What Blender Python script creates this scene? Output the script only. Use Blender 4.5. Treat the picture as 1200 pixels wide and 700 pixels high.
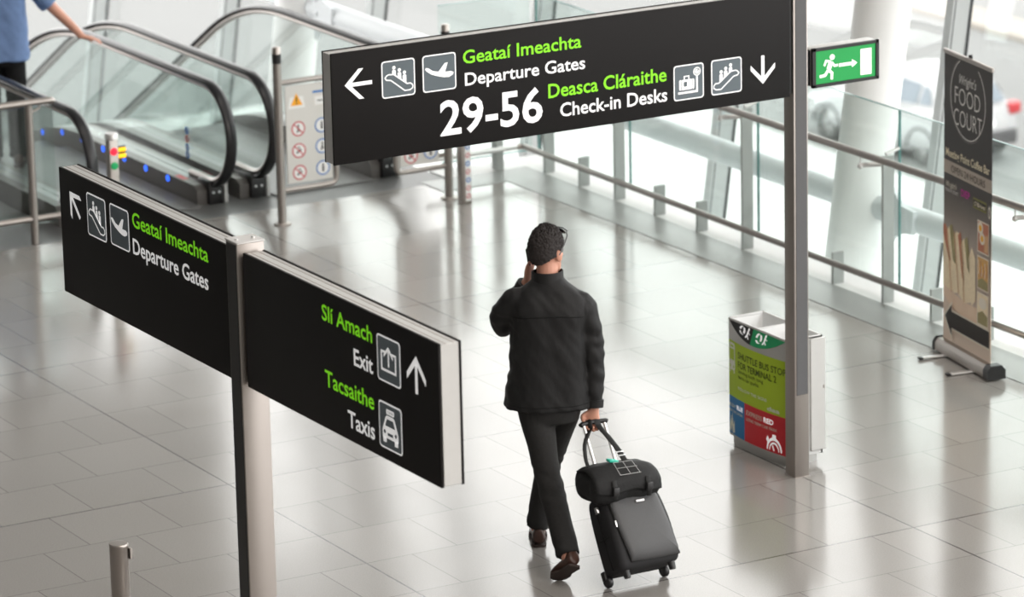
import bpy, bmesh, math, random
from mathutils import Vector, Matrix, noise
from mathutils.bvhtree import BVHTree

for _o in list(bpy.data.objects):
    bpy.data.objects.remove(_o)
SC = bpy.context.scene
COL = SC.collection
V = Vector
PI = math.pi
random.seed(7)

# ------------------------------------------------------------------ camera
CAM_LOC = V((-10.9, -18.9, 7.35))
FPX = 5134.0
PITCH, ROLL, YAW = math.radians(15.247), math.radians(-1.267), math.radians(-29.52)
Fv = V((-math.sin(YAW) * math.cos(PITCH), math.cos(YAW) * math.cos(PITCH), -math.sin(PITCH)))
R0 = V((math.cos(YAW), math.sin(YAW), 0))
U0 = R0.cross(Fv)
Rc = R0 * math.cos(ROLL) + U0 * math.sin(ROLL)
Uc = -R0 * math.sin(ROLL) + U0 * math.cos(ROLL)
cam = bpy.data.cameras.new('camera')
cam.sensor_width = 36
cam.sensor_fit = 'HORIZONTAL'
cam.lens = FPX * 36 / 1200
cam.clip_end = 2000
cam.dof.use_dof = True
cam.dof.focus_distance = 20.6
cam.dof.aperture_fstop = 3.6
camo = bpy.data.objects.new('camera', cam)
COL.objects.link(camo)
mw = Matrix((Rc, Uc, -Fv)).transposed().to_4x4()
mw.translation = CAM_LOC
camo.matrix_world = mw
SC.camera = camo

# ------------------------------------------------------------------ light
SC.view_settings.view_transform = 'Standard'
SC.view_settings.look = 'None'
SC.view_settings.exposure = 0.0
SC.view_settings.gamma = 1.0
SC.view_settings.use_curve_mapping = False
W = bpy.data.worlds.new('overcast_sky')
SC.world = W
W.use_nodes = True
_n = W.node_tree.nodes
_n.clear()
_bg = _n.new('ShaderNodeBackground')
_out = _n.new('ShaderNodeOutputWorld')
_bg.inputs[0].default_value = (1.0, 0.985, 0.97, 1)
_bg.inputs[1].default_value = 4.1
W.node_tree.links.new(_bg.outputs[0], _out.inputs[0])
# unseen fill lights added under the ceiling, strongest on the camera side
FILL_POWER = 42
for ix, x in enumerate((-10.5, -5.5, -0.5, 3.0)):
    for iy, y in enumerate((-17.0, -11.0, -5.0, 1.0, 5.5)):
        ld = bpy.data.lights.new('fill_light', 'AREA')
        ld.shape = 'RECTANGLE'
        ld.size, ld.size_y = 2.0, 2.0
        ld.energy = FILL_POWER * (0.15 if x < -8 else (0.4 if x < -3 else 1.3)) * (6.6 if y < -8 else (1.3 if y < -4 else 1.0)) * (0.3 if x < -3 and y > -8 else 1.0)
        ld.color = (1.0, 0.93, 0.86)
        lo = bpy.data.objects.new('fill_light', ld)
        lo.location = (x, y, 8.6)
        COL.objects.link(lo)

# ------------------------------------------------------------------ materials
def srgb(r, g, b):
    f = lambda c: c / 12.92 if c <= 0.04045 else ((c + 0.055) / 1.055) ** 2.4
    return (f(r / 255), f(g / 255), f(b / 255), 1)

def mat(name, col, rough=0.5, metal=0.0, var=0.0, vscale=40, bump=0.0, bscale=200, spec=0.5, emit=None, estr=0, coat=0, stretch=None):
    m = bpy.data.materials.new(name)
    m.use_nodes = True
    nt = m.node_tree
    b = nt.nodes['Principled BSDF']
    if len(col) == 3:
        col = (*col, 1)
    b.inputs['Base Color'].default_value = col
    b.inputs['Roughness'].default_value = rough
    b.inputs['Metallic'].default_value = metal
    b.inputs['Specular IOR Level'].default_value = spec
    if coat:
        b.inputs['Coat Weight'].default_value = coat
        b.inputs['Coat Roughness'].default_value = 0.1
    if emit:
        b.inputs['Emission Color'].default_value = emit
        b.inputs['Emission Strength'].default_value = estr
    if var or bump:
        tc = nt.nodes.new('ShaderNodeTexCoord')
        mp = nt.nodes.new('ShaderNodeMapping')
        if stretch:
            mp.inputs['Scale'].default_value = stretch
        nt.links.new(tc.outputs['Object'], mp.inputs[0])
    if var:
        nz = nt.nodes.new('ShaderNodeTexNoise')
        nz.inputs['Scale'].default_value = vscale
        nz.inputs['Detail'].default_value = 3
        nt.links.new(mp.outputs[0], nz.inputs['Vector'])
        mx = nt.nodes.new('ShaderNodeMix')
        mx.data_type = 'RGBA'
        mx.inputs[6].default_value = tuple(c * (1 - var) for c in col[:3]) + (1,)
        mx.inputs[7].default_value = tuple(min(1, c * (1 + var)) for c in col[:3]) + (1,)
        nt.links.new(nz.outputs[0], mx.inputs[0])
        nt.links.new(mx.outputs[2], b.inputs['Base Color'])
    if bump:
        nb = nt.nodes.new('ShaderNodeTexNoise')
        nb.inputs['Scale'].default_value = bscale
        nb.inputs['Detail'].default_value = 4
        nt.links.new(mp.outputs[0], nb.inputs['Vector'])
        bp = nt.nodes.new('ShaderNodeBump')
        bp.inputs['Strength'].default_value = bump
        bp.inputs['Distance'].default_value = 0.01
        nt.links.new(nb.outputs[0], bp.inputs['Height'])
        nt.links.new(bp.outputs[0], b.inputs['Normal'])
    return m

def glass_mat(name, tint, refl=0.03, rough=0.02):
    m = bpy.data.materials.new(name)
    m.use_nodes = True
    nt = m.node_tree
    nt.nodes.clear()
    o = nt.nodes.new('ShaderNodeOutputMaterial')
    t = nt.nodes.new('ShaderNodeBsdfTransparent')
    t.inputs[0].default_value = (*tint, 1)
    g = nt.nodes.new('ShaderNodeBsdfGlossy')
    g.inputs['Roughness'].default_value = rough
    ge = nt.nodes.new('ShaderNodeNewGeometry')
    dt = nt.nodes.new('ShaderNodeVectorMath'); dt.operation = 'DOT_PRODUCT'
    nt.links.new(ge.outputs['Incoming'], dt.inputs[0]); nt.links.new(ge.outputs['Normal'], dt.inputs[1])
    ab = nt.nodes.new('ShaderNodeMath'); ab.operation = 'ABSOLUTE'
    nt.links.new(dt.outputs['Value'], ab.inputs[0])
    fr = nt.nodes.new('ShaderNodeMapRange')      # Schlick-like: refl at normal incidence, rising to grazing
    fr.inputs[1].default_value, fr.inputs[2].default_value = 1.0, 0.0
    fr.inputs[3].default_value, fr.inputs[4].default_value = 0.0, 1.0
    pw = nt.nodes.new('ShaderNodeMath'); pw.operation = 'POWER'; pw.inputs[1].default_value = 4.0
    nt.links.new(ab.outputs[0], fr.inputs[0]); nt.links.new(fr.outputs[0], pw.inputs[0])
    ma = nt.nodes.new('ShaderNodeMath'); ma.operation = 'MULTIPLY_ADD'
    ma.inputs[1].default_value = 1 - refl; ma.inputs[2].default_value = refl
    nt.links.new(pw.outputs[0], ma.inputs[0])
    fr = ma
    mx = nt.nodes.new('ShaderNodeMixShader')
    nt.links.new(fr.outputs[0], mx.inputs[0])
    nt.links.new(t.outputs[0], mx.inputs[1])
    nt.links.new(g.outputs[0], mx.inputs[2])
    nt.links.new(mx.outputs[0], o.inputs[0])
    return m

M = {}
M['steel'] = mat('brushed_steel', (0.40, 0.365, 0.34), 0.38, 1.0, 0.06, 30, stretch=(60, 60, 1))
M['steel_light'] = mat('satin_aluminium', (0.72, 0.71, 0.70), 0.42, 0.85, 0.04, 30)
M['alu_white'] = mat('pale_aluminium', (0.58, 0.58, 0.57), 0.45, 0.25, 0.03, 30)
M['inset_grey'] = mat('grey_inset', (0.10, 0.10, 0.105), 0.6, 0.0, 0.15, 300)
M['sign_black'] = mat('sign_black', (0.012, 0.011, 0.011), 0.55, 0.0, 0.1, 80, spec=0.15)
M['sign_edge'] = mat('sign_edge_black', (0.010, 0.010, 0.010), 0.35)
M['sign_white'] = mat('sign_white_glow', (0.86, 0.86, 0.86), 0.6, emit=(1, 1, 1, 1), estr=0.36)  # white print, also on the bin; emission added to brighten it, no lamp
M['sign_green'] = mat('sign_green_glow', (0.24, 0.80, 0.010), 0.6, emit=(0.24, 0.8, 0.01, 1), estr=0.32)  # green letters with emission added to keep them bright
M['sign_slate'] = mat('sign_slate_film', (0.115, 0.145, 0.165), 0.6)
M['black_plastic'] = mat('black_plastic', (0.012, 0.012, 0.013), 0.4, 0, 0.1, 60)
M['rubber'] = mat('black_handrail_rubber', (0.010, 0.010, 0.012), 0.32, 0, 0.1, 60)
M['glass'] = glass_mat('clear_green_glass', (0.94, 0.982, 0.97))
M['facade_glass'] = glass_mat('facade_glass', (0.965, 0.975, 0.97))
M['glass_edge'] = mat('green_glass_edge', (0.10, 0.24, 0.23), 0.2)
M['fin'] = mat('pale_painted_fin', (0.36, 0.385, 0.375), 0.5, 0, 0.03, 20)
M['rail'] = mat('rail_steel', (0.40, 0.365, 0.345), 0.33, 1.0, 0.05, 30)
M['white'] = mat('white_plastic', (0.82, 0.82, 0.81), 0.5)
M['screw'] = mat('bright_screw', (0.8, 0.8, 0.8), 0.3, 1.0)

# ------------------------------------------------------------------ geometry helpers
MATW = {}

class MB:
    def __init__(s):
        s.v, s.f, s.m, s.mats = [], [], [], []
    def mi(s, mt):
        if isinstance(mt, str):
            mt = M[mt]
        if mt not in s.mats:
            s.mats.append(mt)
        return s.mats.index(mt)
    def add(s, vs, fs, mt):
        k = len(s.v)
        i = s.mi(mt)
        s.v += [V(p) for p in vs]
        for f in fs:
            s.f.append([k + a for a in f])
            s.m.append(i)
        return s
    def bm(s, bm, mt, mx=None):
        bm.verts.ensure_lookup_table()
        vs = [(mx @ v.co) if mx else v.co.copy() for v in bm.verts]
        s.add(vs, [[v.index for v in f.verts] for f in bm.faces], mt)
        bm.free()
        return s
    def box(s, lo, hi, mt, bev=0.0, seg=2, mx=None):
        lo, hi = V(lo), V(hi)
        b = bmesh.new()
        bmesh.ops.create_cube(b, size=1)
        for v in b.verts:
            v.co = V(((lo[i] + hi[i]) / 2 + v.co[i] * (hi[i] - lo[i])) for i in range(3))
        if bev:
            bmesh.ops.bevel(b, geom=b.edges[:], offset=bev, segments=seg, affect='EDGES', profile=0.5)
        b.verts.index_update()
        return s.bm(b, mt, mx)
    def rings(s, rs, mt, cap=True, closed=False):
        n = len(rs[0])
        vs = [p for r in rs for p in r]
        fs = []
        L = len(rs)
        for i in range(L if closed else L - 1):
            a, b = i * n, ((i + 1) % L) * n
            for j in range(n):
                k = (j + 1) % n
                fs.append([a + j, a + k, b + k, b + j])
        if cap and not closed:
            fs.append(list(range(n))[::-1])
            fs.append([(L - 1) * n + j for j in range(n)])
        return s.add(vs, fs, mt)
    def tube(s, path, r, mt, seg=12, cap=True, closed=False, ry=None, ref=None, mx=None):
        P = [V(p) for p in path]
        n = len(P)
        rr = r if isinstance(r, (list, tuple)) else [r] * n
        r2 = ry if isinstance(ry, (list, tuple)) else ([ry] * n if ry else rr)
        T = []
        for i in range(n):
            if closed:
                t = P[(i + 1) % n] - P[i - 1]
            else:
                t = P[min(i + 1, n - 1)] - P[max(i - 1, 0)]
            T.append(t.normalized())
        u = V(ref) if ref else (V((0, 0, 1)) if abs(T[0].z) < 0.9 else V((1, 0, 0)))
        rs = []
        for i in range(n):
            u = (u - T[i] * u.dot(T[i])).normalized()
            w = T[i].cross(u)
            ring = [P[i] + u * (rr[i] * math.cos(2 * PI * j / seg)) + w * (r2[i] * math.sin(2 * PI * j / seg)) for j in range(seg)]
            if mx:
                ring = [mx @ q for q in ring]
            rs.append(ring)
        return s.rings(rs, mt, cap, closed)
    def cyl(s, a, b, r, mt, seg=20, r2=None):
        return s.tube([a, b], [r, r if r2 is None else r2], mt, seg)
    def lathe(s, prof, mt, o=(0, 0, 0), seg=24, mx=None):
        rs = []
        for r, z in prof:
            ring = [V(o) + V((r * math.cos(2 * PI * j / seg), r * math.sin(2 * PI * j / seg), z)) for j in range(seg)]
            rs.append([mx @ q for q in ring] if mx else ring)
        return s.rings(rs, mt)
    def sphere(s, c, r, mt, seg=16, rin=10, mx=None):
        if not isinstance(r, (tuple, list)):
            r = (r, r, r)
        rs = []
        for i in range(rin + 1):
            th = PI * (0.02 + 0.96 * i / rin)
            rs.append([V((c[0] + r[0] * math.sin(th) * math.cos(2 * PI * j / seg), c[1] + r[1] * math.sin(th) * math.sin(2 * PI * j / seg), c[2] - r[2] * math.cos(th))) for j in range(seg)])
        if mx:
            rs = [[mx @ q for q in g] for g in rs]
        return s.rings(rs, mt)
    def prism(s, pts, fn, a, b, mt):
        """2-D polygon pts swept from a to b; fn(p, q, w) -> 3-D"""
        n = len(pts)
        vs = [fn(p, q, a) for p, q in pts] + [fn(p, q, b) for p, q in pts]
        fs = [[i, (i + 1) % n, n + (i + 1) % n, n + i] for i in range(n)]
        fs += [list(range(n))[::-1], [n + i for i in range(n)]]
        return s.add(vs, fs, mt)
    def build(s, name, parent=None, space='world', ang=40, smooth=True):
        me = bpy.data.meshes.new(name)
        vs = s.v
        mwp = MATW.get(parent.name) if parent else None
        if mwp and space == 'world':
            inv = mwp.inverted()
            vs = [inv @ p for p in vs]
        me.from_pydata([tuple(p) for p in vs], [], s.f)
        for mt in s.mats:
            me.materials.append(mt)
        me.polygons.foreach_set('material_index', s.m)
        b = bmesh.new()
        b.from_mesh(me)
        bmesh.ops.recalc_face_normals(b, faces=b.faces[:])
        b.to_mesh(me)
        b.free()
        if smooth:
            me.shade_smooth()
            me.set_sharp_from_angle(angle=math.radians(ang))
        return link(name, me, parent)

def link(name, me, parent=None):
    o = bpy.data.objects.new(name, me)
    COL.objects.link(o)
    if parent:
        o.parent = parent
        MATW[o.name] = MATW[parent.name]
    else:
        MATW[o.name] = Matrix.Identity(4)
    return o

def tag(o, label, cat, group=None):
    o['label'] = label
    o['category'] = cat
    if group:
        o['group'] = group
    return o

def thing(name, label, cat, loc=(0, 0, 0), rz=0.0, group=None, mx=None):
    o = bpy.data.objects.new(name, None)
    COL.objects.link(o)
    o.empty_display_size = 0.1
    m = mx if mx else Matrix.Translation(V(loc)) @ Matrix.Rotation(rz, 4, 'Z')
    o.matrix_world = m
    MATW[o.name] = m
    return tag(o, label, cat, group)

def struct(o):
    o['kind'] = 'structure'
    return o

def copy_thing(o, off, label):
    c = o.copy()
    COL.objects.link(c)
    c.matrix_world = Matrix.Translation(V(off)) @ MATW[o.name]
    MATW[c.name] = c.matrix_world.copy()
    c['label'] = label
    for ch in list(o.children):
        d = ch.copy()
        COL.objects.link(d)
        d.parent = c
        for g in list(ch.children):
            e = g.copy()
            COL.objects.link(e)
            e.parent = d
    return c

# ------------------------------------------------------------------ flat art and lettering
_TX = {}
def text_geom(body, bold=0.0, shear=0.0):
    key = (body, bold, shear)
    if key not in _TX:
        cu = bpy.data.curves.new('t', 'FONT')
        cu.body = body
        cu.size = 1
        cu.offset = bold
        cu.shear = shear
        cu.resolution_u = 3
        ob = bpy.data.objects.new('t', cu)
        COL.objects.link(ob)
        dg = bpy.context.evaluated_depsgraph_get()
        me = bpy.data.meshes.new_from_object(ob.evaluated_get(dg))
        vs = [(v.co.x, v.co.y) for v in me.vertices]
        fs = [list(p.vertices) for p in me.polygons]
        bpy.data.objects.remove(ob)
        bpy.data.curves.remove(cu)
        bpy.data.meshes.remove(me)
        x0 = min(p[0] for p in vs)
        x1 = max(p[0] for p in vs)
        _TX[key] = ([((p[0] - x0) / (x1 - x0), p[1] / 0.727) for p in vs], fs)
    return _TX[key]

class Art:
    """flat printed shapes laid on a surface; fn(u, v, h) -> 3-D"""
    def __init__(s, fn, mb=None, box=None):
        s.mb = mb or MB()
        s.fn0 = fn
        s.box = box      # (u0, v0, u1, v1): unit-square coordinates map into it
    def fn(s, u, v, h):
        if s.box:
            u0, v0, u1, v1 = s.box
            u, v = u0 + (u1 - u0) * u, v0 + (v1 - v0) * v
        return s.fn0(u, v, h)
    def poly(s, pts, mt, lv=1):
        s.mb.add([s.fn(u, v, lv * 0.0007) for u, v in pts], [list(range(len(pts)))], mt)
        return s
    def rect(s, u0, v0, u1, v1, mt, lv=1, nu=1):
        for i in range(nu):
            a, b = u0 + (u1 - u0) * i / nu, u0 + (u1 - u0) * (i + 1) / nu
            s.poly([(a, v0), (b, v0), (b, v1), (a, v1)], mt, lv)
        return s
    def disc(s, c, r, mt, lv=1, n=20, ry=None):
        ry = ry or r
        return s.poly([(c[0] + r * math.cos(2 * PI * i / n), c[1] + ry * math.sin(2 * PI * i / n)) for i in range(n)], mt, lv)
    def rrect(s, u0, v0, u1, v1, r, mt, lv=1):
        pts = []
        for cx, cy, a0 in ((u1 - r, v1 - r, 0), (u0 + r, v1 - r, 90), (u0 + r, v0 + r, 180), (u1 - r, v0 + r, 270)):
            for k in range(6):
                a = math.radians(a0 + 18 * k)
                pts.append((cx + r * math.cos(a), cy + r * math.sin(a)))
        return s.poly(pts, mt, lv)
    def stroke(s, path, w, mt, lv=1, closed=False):
        n = len(path)
        P = [V((p[0], p[1])) for p in path]
        L, R = [], []
        for i in range(n):
            if closed:
                a, b = P[i - 1], P[(i + 1) % n]
            else:
                a, b = P[max(i - 1, 0)], P[min(i + 1, n - 1)]
            d1 = (P[i] - a)
            d2 = (b - P[i])
            d1 = d1.normalized() if d1.length > 1e-9 else d2.normalized()
            d2 = d2.normalized() if d2.length > 1e-9 else d1
            t = (d1 + d2)
            t = t.normalized() if t.length > 1e-6 else d1
            nn = V((-t.y, t.x))
            k = max(0.5, nn.dot(V((-d1.y, d1.x))))
            L.append(P[i] + nn * (w / 2 / k))
            R.append(P[i] - nn * (w / 2 / k))
        for i in range(n if closed else n - 1):
            j = (i + 1) % n
            s.poly([L[i], R[i], R[j], L[j]], mt, lv)
        return s
    def ring(s, c, r, w, mt, lv=1, n=24, ry=None):
        ry = ry or r
        return s.stroke([(c[0] + r * math.cos(2 * PI * i / n), c[1] + ry * math.sin(2 * PI * i / n)) for i in range(n)], w, mt, lv, True)
    def text(s, body, u0, u1, vb, cap, mt, lv=1, bold=0.0, slope=0.0, shear=0.0):
        vs, fs = text_geom(body, bold, shear)
        s.mb.add([s.fn(u0 + (u1 - u0) * x, vb + cap * y + slope * (u1 - u0) * x, lv * 0.0007) for x, y in vs], fs, mt)
        return s

def words(fn, txt, u0, u1, vb, cap, mt, parent, space='world', lv=1, bold=0.0, slope=0.0, shear=0.0, name='lettering'):
    """one lettering mesh per word of a line"""
    vs, fs = text_geom(txt, bold, shear)
    par = list(range(len(vs)))
    def find(i):
        while par[i] != i:
            par[i] = par[par[i]]
            i = par[i]
        return i
    for f in fs:
        for k in f[1:]:
            par[find(k)] = find(f[0])
    isl = {}
    for i in range(len(vs)):
        isl.setdefault(find(i), []).append(i)
    ext = sorted((min(vs[i][0] for i in m), max(vs[i][0] for i in m), r) for r, m in isl.items())
    need = len(txt.split(' ')) - 1
    gaps, hi = [], ext[0][1]
    for k in range(1, len(ext)):
        gaps.append((ext[k][0] - hi, k))
        hi = max(hi, ext[k][1])
    cuts = sorted(k for g, k in sorted(gaps, reverse=True)[:need])
    grp, g = {}, 0
    for k, e in enumerate(ext):
        if k in cuts:
            g += 1
        grp[e[2]] = g
    for w in range(g + 1):
        a = Art(fn)
        idx = {}
        ff = []
        pts = []
        for f in fs:
            if grp[find(f[0])] == w:
                q = []
                for i in f:
                    if i not in idx:
                        idx[i] = len(pts)
                        x, y = vs[i]
                        pts.append(a.fn(u0 + (u1 - u0) * x, vb + cap * y + slope * (u1 - u0) * x, lv * 0.0007))
                    q.append(idx[i])
                ff.append(q)
        a.mb.add(pts, ff, mt).build(name, parent, space, smooth=False)

# ================================================================== SETTING
def floor_material():
    m = bpy.data.materials.new('terrazzo_floor_tiles')
    m.use_nodes = True
    nt = m.node_tree
    N, Lk = nt.nodes, nt.links
    b = N['Principled BSDF']
    tc = N.new('ShaderNodeTexCoord')
    mp = N.new('ShaderNodeMapping')
    T = 0.5436
    mp.inputs['Location'].default_value = (0.868 + T * 100, 0.663 + T * 101, 0)
    Lk.new(tc.outputs['Object'], mp.inputs[0])
    br = N.new('ShaderNodeTexBrick')
    br.offset, br.offset_frequency = 0.5, 2
    br.inputs['Scale'].default_value = 1
    br.inputs['Brick Width'].default_value = T
    br.inputs['Row Height'].default_value = T
    br.inputs['Mortar Size'].default_value = 0.0026
    br.inputs['Mortar Smooth'].default_value = 0.2
    br.inputs['Color1'].default_value = FLOOR_A
    br.inputs['Color2'].default_value = FLOOR_B
    br.inputs['Mortar'].default_value = (0.12, 0.113, 0.107, 1)
    Lk.new(mp.outputs[0], br.inputs['Vector'])
    # expansion joints every five tiles
    sp = N.new('ShaderNodeSeparateXYZ')
    Lk.new(tc.outputs['Object'], sp.inputs[0])
    ds = []
    for ax, off in ((0, 0.868), (1, 0.663)):
        a = N.new('ShaderNodeMath'); a.operation = 'ADD'; a.inputs[1].default_value = off + 2.718 * 20
        Lk.new(sp.outputs[ax], a.inputs[0])
        p = N.new('ShaderNodeMath'); p.operation = 'PINGPONG'; p.inputs[1].default_value = 1.359
        Lk.new(a.outputs[0], p.inputs[0])
        ds.append(p)
    mn = N.new('ShaderNodeMath'); mn.operation = 'MINIMUM'
    Lk.new(ds[0].outputs[0], mn.inputs[0]); Lk.new(ds[1].outputs[0], mn.inputs[1])
    lt = N.new('ShaderNodeMath'); lt.operation = 'LESS_THAN'; lt.inputs[1].default_value = 0.0052
    Lk.new(mn.outputs[0], lt.inputs[0])
    # fine granite speckle
    nz = N.new('ShaderNodeTexNoise'); nz.inputs['Scale'].default_value = 140; nz.inputs['Detail'].default_value = 2
    Lk.new(tc.outputs['Object'], nz.inputs['Vector'])
    rp = N.new('ShaderNodeMapRange'); rp.inputs[1].default_value = 0.3; rp.inputs[2].default_value = 0.7
    rp.inputs[3].default_value = 0.90; rp.inputs[4].default_value = 1.08
    Lk.new(nz.outputs[0], rp.inputs[0])
    mu = N.new('ShaderNodeVectorMath'); mu.operation = 'SCALE'
    Lk.new(br.outputs['Color'], mu.inputs[0]); Lk.new(rp.outputs[0], mu.inputs['Scale'])
    mx = N.new('ShaderNodeMix'); mx.data_type = 'RGBA'
    Lk.new(lt.outputs[0], mx.inputs[0]); Lk.new(mu.outputs[0], mx.inputs[6]); mx.inputs[7].default_value = (0.05, 0.047, 0.045, 1)
    Lk.new(mx.outputs[2], b.inputs['Base Color'])
    b.inputs['Roughness'].default_value = 0.13
    b.inputs['Specular IOR Level'].default_value = 0.62
    n2 = N.new('ShaderNodeTexNoise'); n2.inputs['Scale'].default_value = 1.3
    Lk.new(tc.outputs['Object'], n2.inputs['Vector'])
    r2 = N.new('ShaderNodeMapRange'); r2.inputs[3].default_value = 0.10; r2.inputs[4].default_value = 0.20
    Lk.new(n2.outputs[0], r2.inputs[0]); Lk.new(r2.outputs[0], b.inputs['Roughness'])
    return m

FLOOR_A = (0.272, 0.258, 0.243, 1)
FLOOR_B = (0.302, 0.287, 0.270, 1)
M['floor'] = floor_material()
M['plate'] = mat('landing_plate_metal', (0.155, 0.156, 0.154), 0.42, 0.4, 0.08, 60)
M['curb'] = mat('brushed_curb_plate', (0.34, 0.348, 0.34), 0.38, 0.35, 0.07, 12, stretch=(1, 8, 1))
M['sill'] = mat('pale_sill', (0.82, 0.83, 0.82), 0.5)
M['ceiling'] = mat('ceiling_paint', (0.55, 0.55, 0.54), 0.8)
M['wall'] = mat('wall_paint', (0.42, 0.42, 0.41), 0.8)
M['mullion_dark'] = mat('mullion_gasket', (0.02, 0.022, 0.024), 0.4)
M['mullion'] = mat('mullion_paint', (0.42, 0.44, 0.44), 0.5)
M['col_white'] = mat('white_column_paint', (0.78, 0.78, 0.775), 0.6)
M['tube_white'] = mat('white_tube_paint', (0.68, 0.71, 0.73), 0.45)
M['apron'] = mat('white_concrete_apron', (0.45, 0.45, 0.445), 0.9, var=0.05, vscale=0.4)
M['apron_dim'] = mat('dimmed_far_apron', (0.175, 0.176, 0.175), 0.9, var=0.06, vscale=0.3)  # far ground, darkened in its colour where brightness falls off
M['asphalt'] = mat('pale_dry_asphalt', (0.165, 0.168, 0.166), 0.9, var=0.10, vscale=0.6)
M['kerb_beige'] = mat('beige_kerb', (0.30, 0.275, 0.245), 0.9)
M['pave'] = mat('grey_paving', (0.20, 0.20, 0.198), 0.9, var=0.1, vscale=0.5)

struct(MB().box((-14, -24, -0.3), (4.5, 7.56, 0), 'floor').build('floor', smooth=False))
# landing in front of the escalators
mb = MB()
mb.box((-14, 7.56, -0.3), (3.6, 8.30, 0.0), 'plate')
mb.box((-14, 8.30, -0.3), (0.70, 12.2, 0.0), 'plate')
mb.box((0.99, 8.30, -0.3), (1.80, 10.0, 0.0), 'plate')
mb.box((2.38, 8.30, -0.3), (3.17, 10.0, 0.0), 'plate')
struct(mb.build('floor_landing', smooth=False))
# flush metal curb round the glass edge
mb = MB()
mb.add([(3.93, -6, .004), (4.26, -6, .004), (4.26, 7.63, .004), (3.93, 7.31, .004)], [[0, 1, 2, 3]], 'curb')
mb.add([(3.40, 7.31, .004), (3.93, 7.31, .004), (4.26, 7.63, .004), (3.40, 7.63, .004)], [[0, 1, 2, 3]], 'curb')
mb.add([(3.93, -6, .004), (3.93, 7.31, .004), (3.93, 7.31, 0), (3.93, -6, 0)], [[0, 1, 2, 3]], 'curb')
mb.add([(3.40, 7.31, .004), (3.93, 7.31, .004), (3.93, 7.31, 0), (3.40, 7.31, 0)], [[0, 1, 2, 3]], 'curb')
struct(mb.build('trim_1', smooth=False))
mb = MB()
mb.box((4.26, -6, -0.3), (4.52, 7.90, 0.003), 'sill')
mb.box((3.62, 7.63, -0.3), (4.26, 7.90, 0.003), 'sill')
struct(mb.build('trim_2', smooth=False))
struct(MB().box((-14, -24, 8.8), (7.4, 19.5, 9.1), 'ceiling').build('ceiling', smooth=False))
# unseen grey band added above the facade to darken the floor's reflections
mb = MB()
_z = (6.4, 8.8)
mb.add([(6.2 + (z - 1) * .14 + dx, y, z) for z in _z for dx, y in ((-.06, -24), (.05, -24), (.05, 19.5), (-.06, 19.5))],
       [[3, 2, 1, 0], [4, 5, 6, 7], [0, 1, 5, 4], [1, 2, 6, 5], [2, 3, 7, 6], [3, 0, 4, 7]], 'wall')
struct(mb.build('shade_wall_right', smooth=False))
struct(MB().box((-14.3, -24, -0.3), (-14, 13, 9.1), 'wall').build('wall_left', smooth=False))
struct(MB().box((-14.3, -24.3, -0.3), (4.5, -24, 9.1), 'wall').build('wall_back', smooth=False))

struct(MB().box((-14, 12.2, -0.3), (0.2, 12.5, 9.1), 'wall').build('shade_wall_far', smooth=False))  # unseen wall added to dim the left back of the floor

GZ = -10.1
struct(MB().box((-160, -160, GZ - .5), (30.0, 51, GZ), 'apron').build('ground_apron', smooth=False))
struct(MB().box((-160, 51, GZ - .5), (30.0, 200, GZ), 'apron_dim').build('ground_apron_dimmed', smooth=False))
struct(MB().box((30.0, -160, GZ - .5), (38.0, 200, GZ - .03), 'asphalt').build('ground_road', smooth=False))
struct(MB().box((38.0, -160, GZ - .5), (39.0, 200, GZ + .08), 'kerb_beige').build('trim_kerb', smooth=False))
struct(MB().box((39.0, -160, GZ - .5), (180, 200, GZ + .04), 'pave').build('ground_pavement', smooth=False))

struct(MB().box((0.2, 12.2, 2.45), (4.0, 12.5, 9.1), 'wall').build('shade_wall_high', smooth=False))  # unseen panel added over the escalators so the left floor reflects dark

# leaning glass facade beyond the balustrade
LEAN = 0.14
def fx(z):
    return 6.2 + (z - 1.0) * LEAN
for k in range(-2, 7):
    y = 5.10 + 2.718 * k
    mb = MB()
    def bar(x0, x1, y0, y1, mt):
        vs = []
        for z in (GZ, 8.8):
            vs += [(fx(z) + x0, y0, z), (fx(z) + x1, y0, z), (fx(z) + x1, y1, z), (fx(z) + x0, y1, z)]
        mb.add(vs, [[3, 2, 1, 0], [4, 5, 6, 7], [0, 1, 5, 4], [1, 2, 6, 5], [2, 3, 7, 6], [3, 0, 4, 7]], mt)
    bar(-0.085, -0.070, y - .04, y + .04, 'mullion')
    bar(-0.070, -0.060, y - .036, y + .036, 'mullion_dark')
    bar(-0.060, 0.055, y - .04, y + .04, 'mullion')
    bar(0.055, 0.080, y - .043, y + .043, 'mullion_dark')
    w = struct(mb.build('window_%d' % (k + 3), smooth=False))
    mb = MB()
    vs = []
    for z in (GZ, 8.8):
        vs += [(fx(z) + .06, y + .043, z), (fx(z) + .075, y + .043, z), (fx(z) + .075, y + 2.675, z), (fx(z) + .06, y + 2.675, z)]
    mb.add(vs, [[3, 2, 1, 0], [4, 5, 6, 7], [0, 1, 5, 4], [1, 2, 6, 5], [2, 3, 7, 6], [3, 0, 4, 7]], 'facade_glass')
    mb.build('pane', w, smooth=False)

# ------------------------------------------------------------------ raking columns and tube beam
def cxz(z):
    return 5.2 + (z - 1.62) * LEAN
CYS = (4.49, 12.65)
for i, y in enumerate(CYS):
    mb = MB()
    mb.tube([(cxz(z), y, z) for z in (GZ, -4, 0, 4, 8.8)], 0.188, 'col_white', 40, ref=(0, 1, 0))
    c = mb.build('raking_column')
    tag(c, ('thick white leaning column behind the exit sign and handrail' if i == 0 else 'thick white leaning column behind the escalators and left end of the gate sign'), 'column', 'leaning columns outside the balustrade')

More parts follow.
